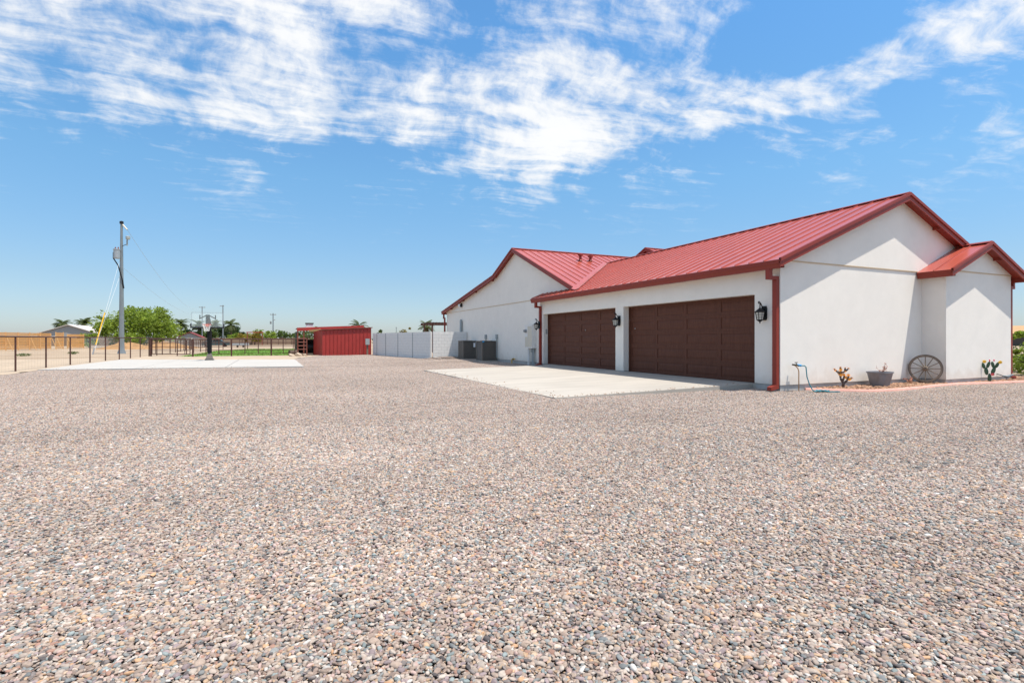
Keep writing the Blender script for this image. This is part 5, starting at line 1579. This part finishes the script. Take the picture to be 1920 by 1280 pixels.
# ------------------------------------------------------------------ vegetation
def tree(name, label, x, y, zbase, ztop, w, m, n, leaf, seed, lobes=9, trunk_r=.18, skirt=.25, group=None, cat='tree', droop=.3):
    rnd = random.Random(seed); h = ztop - zbase
    t = thing(name, label, cat, (x, y, zbase), group)
    L_ = []
    for k in range(lobes):
        a = rnd.uniform(0, 6.28); rr = w * .5 * math.sqrt(rnd.random()) * .72; zz = zbase + h * rnd.uniform(skirt + .12, .82)
        s = w * rnd.uniform(.15, .25)
        e = 1 - (rr / (w * .5)) ** 2 * .5
        zz = min(zz, zbase + h * (.45 + .4 * e))
        L_.append(((x + rr * math.cos(a), y + rr * math.sin(a), zz), (s, s, min(s * .8, ztop - zz, h * .3))))
    for k in range(lobes):
        a = rnd.uniform(0, 6.28); q = rnd.uniform(.15, 1.0); rr = w * .47 * math.sqrt(1 - q * q * .9) * rnd.uniform(.85, 1.05)
        s = w * rnd.uniform(.045, .085); zz = zbase + h * (skirt + .08 + (.90 - skirt) * q * rnd.uniform(.8, 1.0))
        L_.append(((x + rr * math.cos(a), y + rr * math.sin(a), min(zz, ztop - s * .4)), (s * 1.2, s * 1.2, s)))
    mb = MB(); mb.tube([(x, y, zbase - .2), (x + .05, y, zbase + h * .25), (x + .1, y, zbase + h * .45)], [trunk_r, trunk_r * .8, trunk_r * .5], 7)
    for c, r in L_[:6]: mb.tube([(x + .05, y, zbase + h * .22), (x * .5 + c[0] * .5, y * .5 + c[1] * .5, (zbase + h * .3) * .5 + c[2] * .5), c], [trunk_r * .5, trunk_r * .35, trunk_r * .12], 5)
    part('trunk', mb, 'trunk', t, smooth=60)
    mb = MB(); mb.leaves(L_, n, leaf, seed, .5, droop); part('crown', mb, m, t, smooth=False)
    return t


tree('mesquite_tree', 'wide bright green mesquite tree behind the tall utility pole', -21.7, 108.3, GZ, 6.9, 12.6, 'leaf', 17000, .19, 3, 30, .3, .0)
tree('shrub', 'green shrub between the plank fence and the grey house', -29.7, 112, GZ, 2.7, 3.2, 'leaf', 900, .16, 5, 6, .1, .0, cat='shrub')
tree('shrub', 'rounded dark shrub in front of the pale gable roof', -31.5, 118, GZ, 2.4, 2.6, 'leaf_m', 700, .16, 6, 6, .1, .0, cat='shrub')
tree('shrub', 'rounded shrub just left of the mesquite crown', -27.6, 119, GZ, 2.5, 2.6, 'leaf_m', 700, .16, 7, 6, .1, .0, cat='shrub')
tree('tree', 'dark distant tree peeking above the long plank fence', -52, 118, GZ, 4.0, 8, 'leaf_d', 1500, .3, 8, 9, .2, .1)
tree('tree', 'dark green tree behind the hoop between the palms', -34.2, 262, GZ, 5.6, 11, 'leaf_d', 2200, .5, 12, 10, .3, .1)
tree('tree', 'dark green spreading tree beside the far utility pole', -19.8, 262, GZ, 7.4, 14, 'leaf_d', 2400, .5, 13, 10, .3, .05)
tree('tree', 'green tree right behind the hoop pole', -21.6, 200, GZ, 4.4, 7, 'leaf_m', 1500, .4, 14, 8, .25, .05)
tree('tree', 'yellowish tree inside the rust red entrance frame', -5.3, 141, GZ, 3.0, 4, 'leaf_y', 900, .2, 15, 8, .15, .1)
tree('tree', 'small yellowish tree left of the entrance frame', -8.0, 160, GZ, 2.9, 7, 'leaf_y', 900, .25, 16, 8, .15, .1)
tree('tree', 'green tree right of the entrance frame behind the rails', -3.0, 152, GZ, 4.0, 6.5, 'leaf', 1400, .25, 17, 9, .2, .05)
tree('tree', 'mid green tree under the thin pole with crossarm', .9, 158, GZ, 3.8, 7, 'leaf_m', 1400, .28, 18, 9, .2, .05)
tree('tree', 'dark green tree halfway between thin pole and red shed', 5.4, 155, GZ, 3.3, 6.5, 'leaf_m', 1300, .28, 19, 9, .2, .05)
tree('tree', 'pale green tree right behind the open shed bay', 7.5, 145, GZ, 4.6, 7, 'leaf_m', 1400, .28, 20, 9, .2, .05)
tree('shrub', 'yellow green bush far beyond the dark spreading tree', -11.5, 190, GZ, 3.2, 9, 'leaf', 1100, .3, 23, 8, .15, .0, cat='shrub')
tree('shrub', 'round bush top over the block wall nearest the shed', 13.1, 76.3, GZ, 2.65, 2.4, 'leaf_m', 700, .12, 31, 6, .08, .0, cat='shrub')
tree('shrub', 'small yellow green bush over the block wall by a thin mast', 15.1, 75.4, GZ, 2.45, 1.9, 'leaf', 500, .12, 32, 5, .08, .0, cat='shrub')
tree('shrub', 'larger olive bush top over the middle of the block wall', 16.9, 74.6, GZ, 2.95, 2.6, 'leaf_y', 800, .12, 33, 7, .08, .0, cat='shrub')
t = thing('mast', 'thin grey mast rising beyond the block wall', 'mast', (15.6, 76, GZ)); mb = MB(); mb.tube([(15.6, 76, GZ), (15.6, 76, 3.0)], .04, 6); part('shaft', mb, 'pole', t)
mb = MB(); mb.tube([(15.45, 76, 2.9), (15.75, 76, 2.9)], .02, 5); part('crossbar', mb, 'pole', t)


def palm(label, x, y, ztop, fl, seed, tr=.28, n=34, group='palm trees along the horizon'):
    rnd = random.Random(seed)
    t = thing('palm_tree', label, 'palm tree', (x, y, GZ), group)
    zc = ztop - fl * .42
    mb = MB(); mb.tube([(x, y, GZ - .3), (x + .1, y, zc * .5), (x, y, zc)], [tr * 1.2, tr, tr * 1.1], 8); part('trunk', mb, 'trunk', t, smooth=60)
    for q in range(n):
        a = q * 2.399 + rnd.uniform(-.2, .2); el = rnd.uniform(-.55, 1.35)
        f = fl * rnd.uniform(.85, 1.1); m2 = MB()
        d = Vector((math.cos(a), math.sin(a), 0)); s = Vector((-d.y, d.x, 0))
        pts = []; p = Vector((x, y, zc)); e = el
        for k in range(7):
            pts.append(p.copy()); p = p + (d * math.cos(e) + Vector((0, 0, math.sin(e)))) * f / 6; e -= .22
        for k in range(6):
            wd = f * .24 * math.sin(math.pi * (k + .9) / 7.2)
            for sg in (-1, 1):
                for u in (0, .33, .66):
                    b0 = pts[k].lerp(pts[k + 1], u); b1 = pts[k].lerp(pts[k + 1], u + .33)
                    tip = b0 + s * sg * wd + (pts[k + 1] - pts[k]) * .6 - Vector((0, 0, wd * .35))
                    m2.add([b0, b1, tip + (b1 - b0) * .5, tip], [(0, 1, 2, 3)])
        part('frond', m2, 'palm', t, smooth=False)
    return t


PALMS = [(-86.8, 290.7, 9.8, 4.2, 'palm tree rising behind the short middle plank fence piece'), (-78, 286.8, 9.8, 4.2, 'palm tree behind the ridge of the grey house'), (-69.6, 283, 10.6, 4.3, 'palm tree behind the yellow guy wire guard'),
         (-39.2, 269.4, 9.8, 4.1, 'palm tree just right of the mesquite crown'), (-32.1, 266.3, 9.0, 4.0, 'palm tree seen under the left half of the backboard'), (-25.5, 263.3, 9.0, 4.0, 'palm tree seen under the right half of the backboard'),
         (-18.2, 249.1, 9.0, 4.0, 'palm tree in front of the dark spreading tree')]
for i, (x, y, z, fl, lb) in enumerate(PALMS): palm(lb, x, y, z, fl, 50 + i)
palm('young palm tree peeking over the red shed roof', 10.6, 78, 3.75, 1.5, 61, .18, 26)
palm('young palm tree beside the pergola over the block wall', 15.5, 58.6, 3.1, 1.15, 62, .18, 26)

# green at the right end
def right_garden():
    tree('shrub', 'tall leafy yellow green shrub beyond the right end of the bay', 26.6, 10.4, GZ, 1.75, 1.9, 'leaf', 3600, .055, 41, 9, .05, .0, cat='shrub')
    tree('shrub', 'low rounded green shrub beside the right hand path', 29.0, 11.6, GZ, 1.2, 2.6, 'leaf_m', 4200, .05, 42, 9, .05, .0, cat='shrub')
    tree('shrub', 'grey green low shrub at the edge of the path', 26.6, 9.9, GZ, .8, 1.8, 'leaf_m', 3000, .045, 43, 8, .05, .0, cat='shrub')
    mb = MB(); mb.prism([(23.6, 8.9, -.13), (40, 10.2, -.13), (40, 8.9, -.13), (23.6, 8.5, -.13)], (0, 0, .06)); struct('path', mb, 'concrete')


right_garden()
# weeds on the bare lot
for k, (x, y, lb) in enumerate(((-19.4, 56.5, 'small weed clump on bare dirt left of the tall pole'), (-18.0, 63, 'weed clump on bare dirt behind the second fence post'), (-22.5, 52, 'weed clump at the left edge of the bare lot'))):
    mb = MB(); mb.leaves([((x, y, GZ + .08), (.5, .4, .14))], 160, .07, 70 + k, .35, -.5); single('weed', mb, 'leaf_m', lb, 'weed', (x, y, GZ), 'weeds on the bare lot', smooth=False)


# stray stones kicked onto the edges of the slabs
def stray():
    rnd = random.Random(77); mb = MB()
    for _ in range(260):
        k = rnd.random()
        if k < .45:
            x, y = 5.76 + abs(rnd.gauss(0, .25)), rnd.uniform(10.5, 22.1); z = -.11 + (x - 5.75) * .017
        elif k < .8:
            x, y = rnd.uniform(5.8, 11.6), 10.46 + abs(rnd.gauss(0, .2)); z = -.11 + (x - 5.75) * .017
        else:
            u = rnd.random(); x, y = -9.5 + 10.6 * u, 29.15 - 1.6 * u + abs(rnd.gauss(0, .3)); z = -.095
        r = rnd.uniform(.006, .017)
        mb.ellipsoid((x, y, z + r * .4), (r * 1.4, r, r * .65), Euler((rnd.uniform(-.2, .2), rnd.uniform(-.2, .2), rnd.uniform(0, 6.3))).to_matrix(), 6, 4)
    o = bpy.data.objects.new('stray_gravel', mb.mesh('stray_gravel', 'bed_stone', (0, 0, 0), False)); COL.objects.link(o); o['kind'] = 'stuff'; o['label'] = 'stray stones scattered over the concrete edges'


stray()
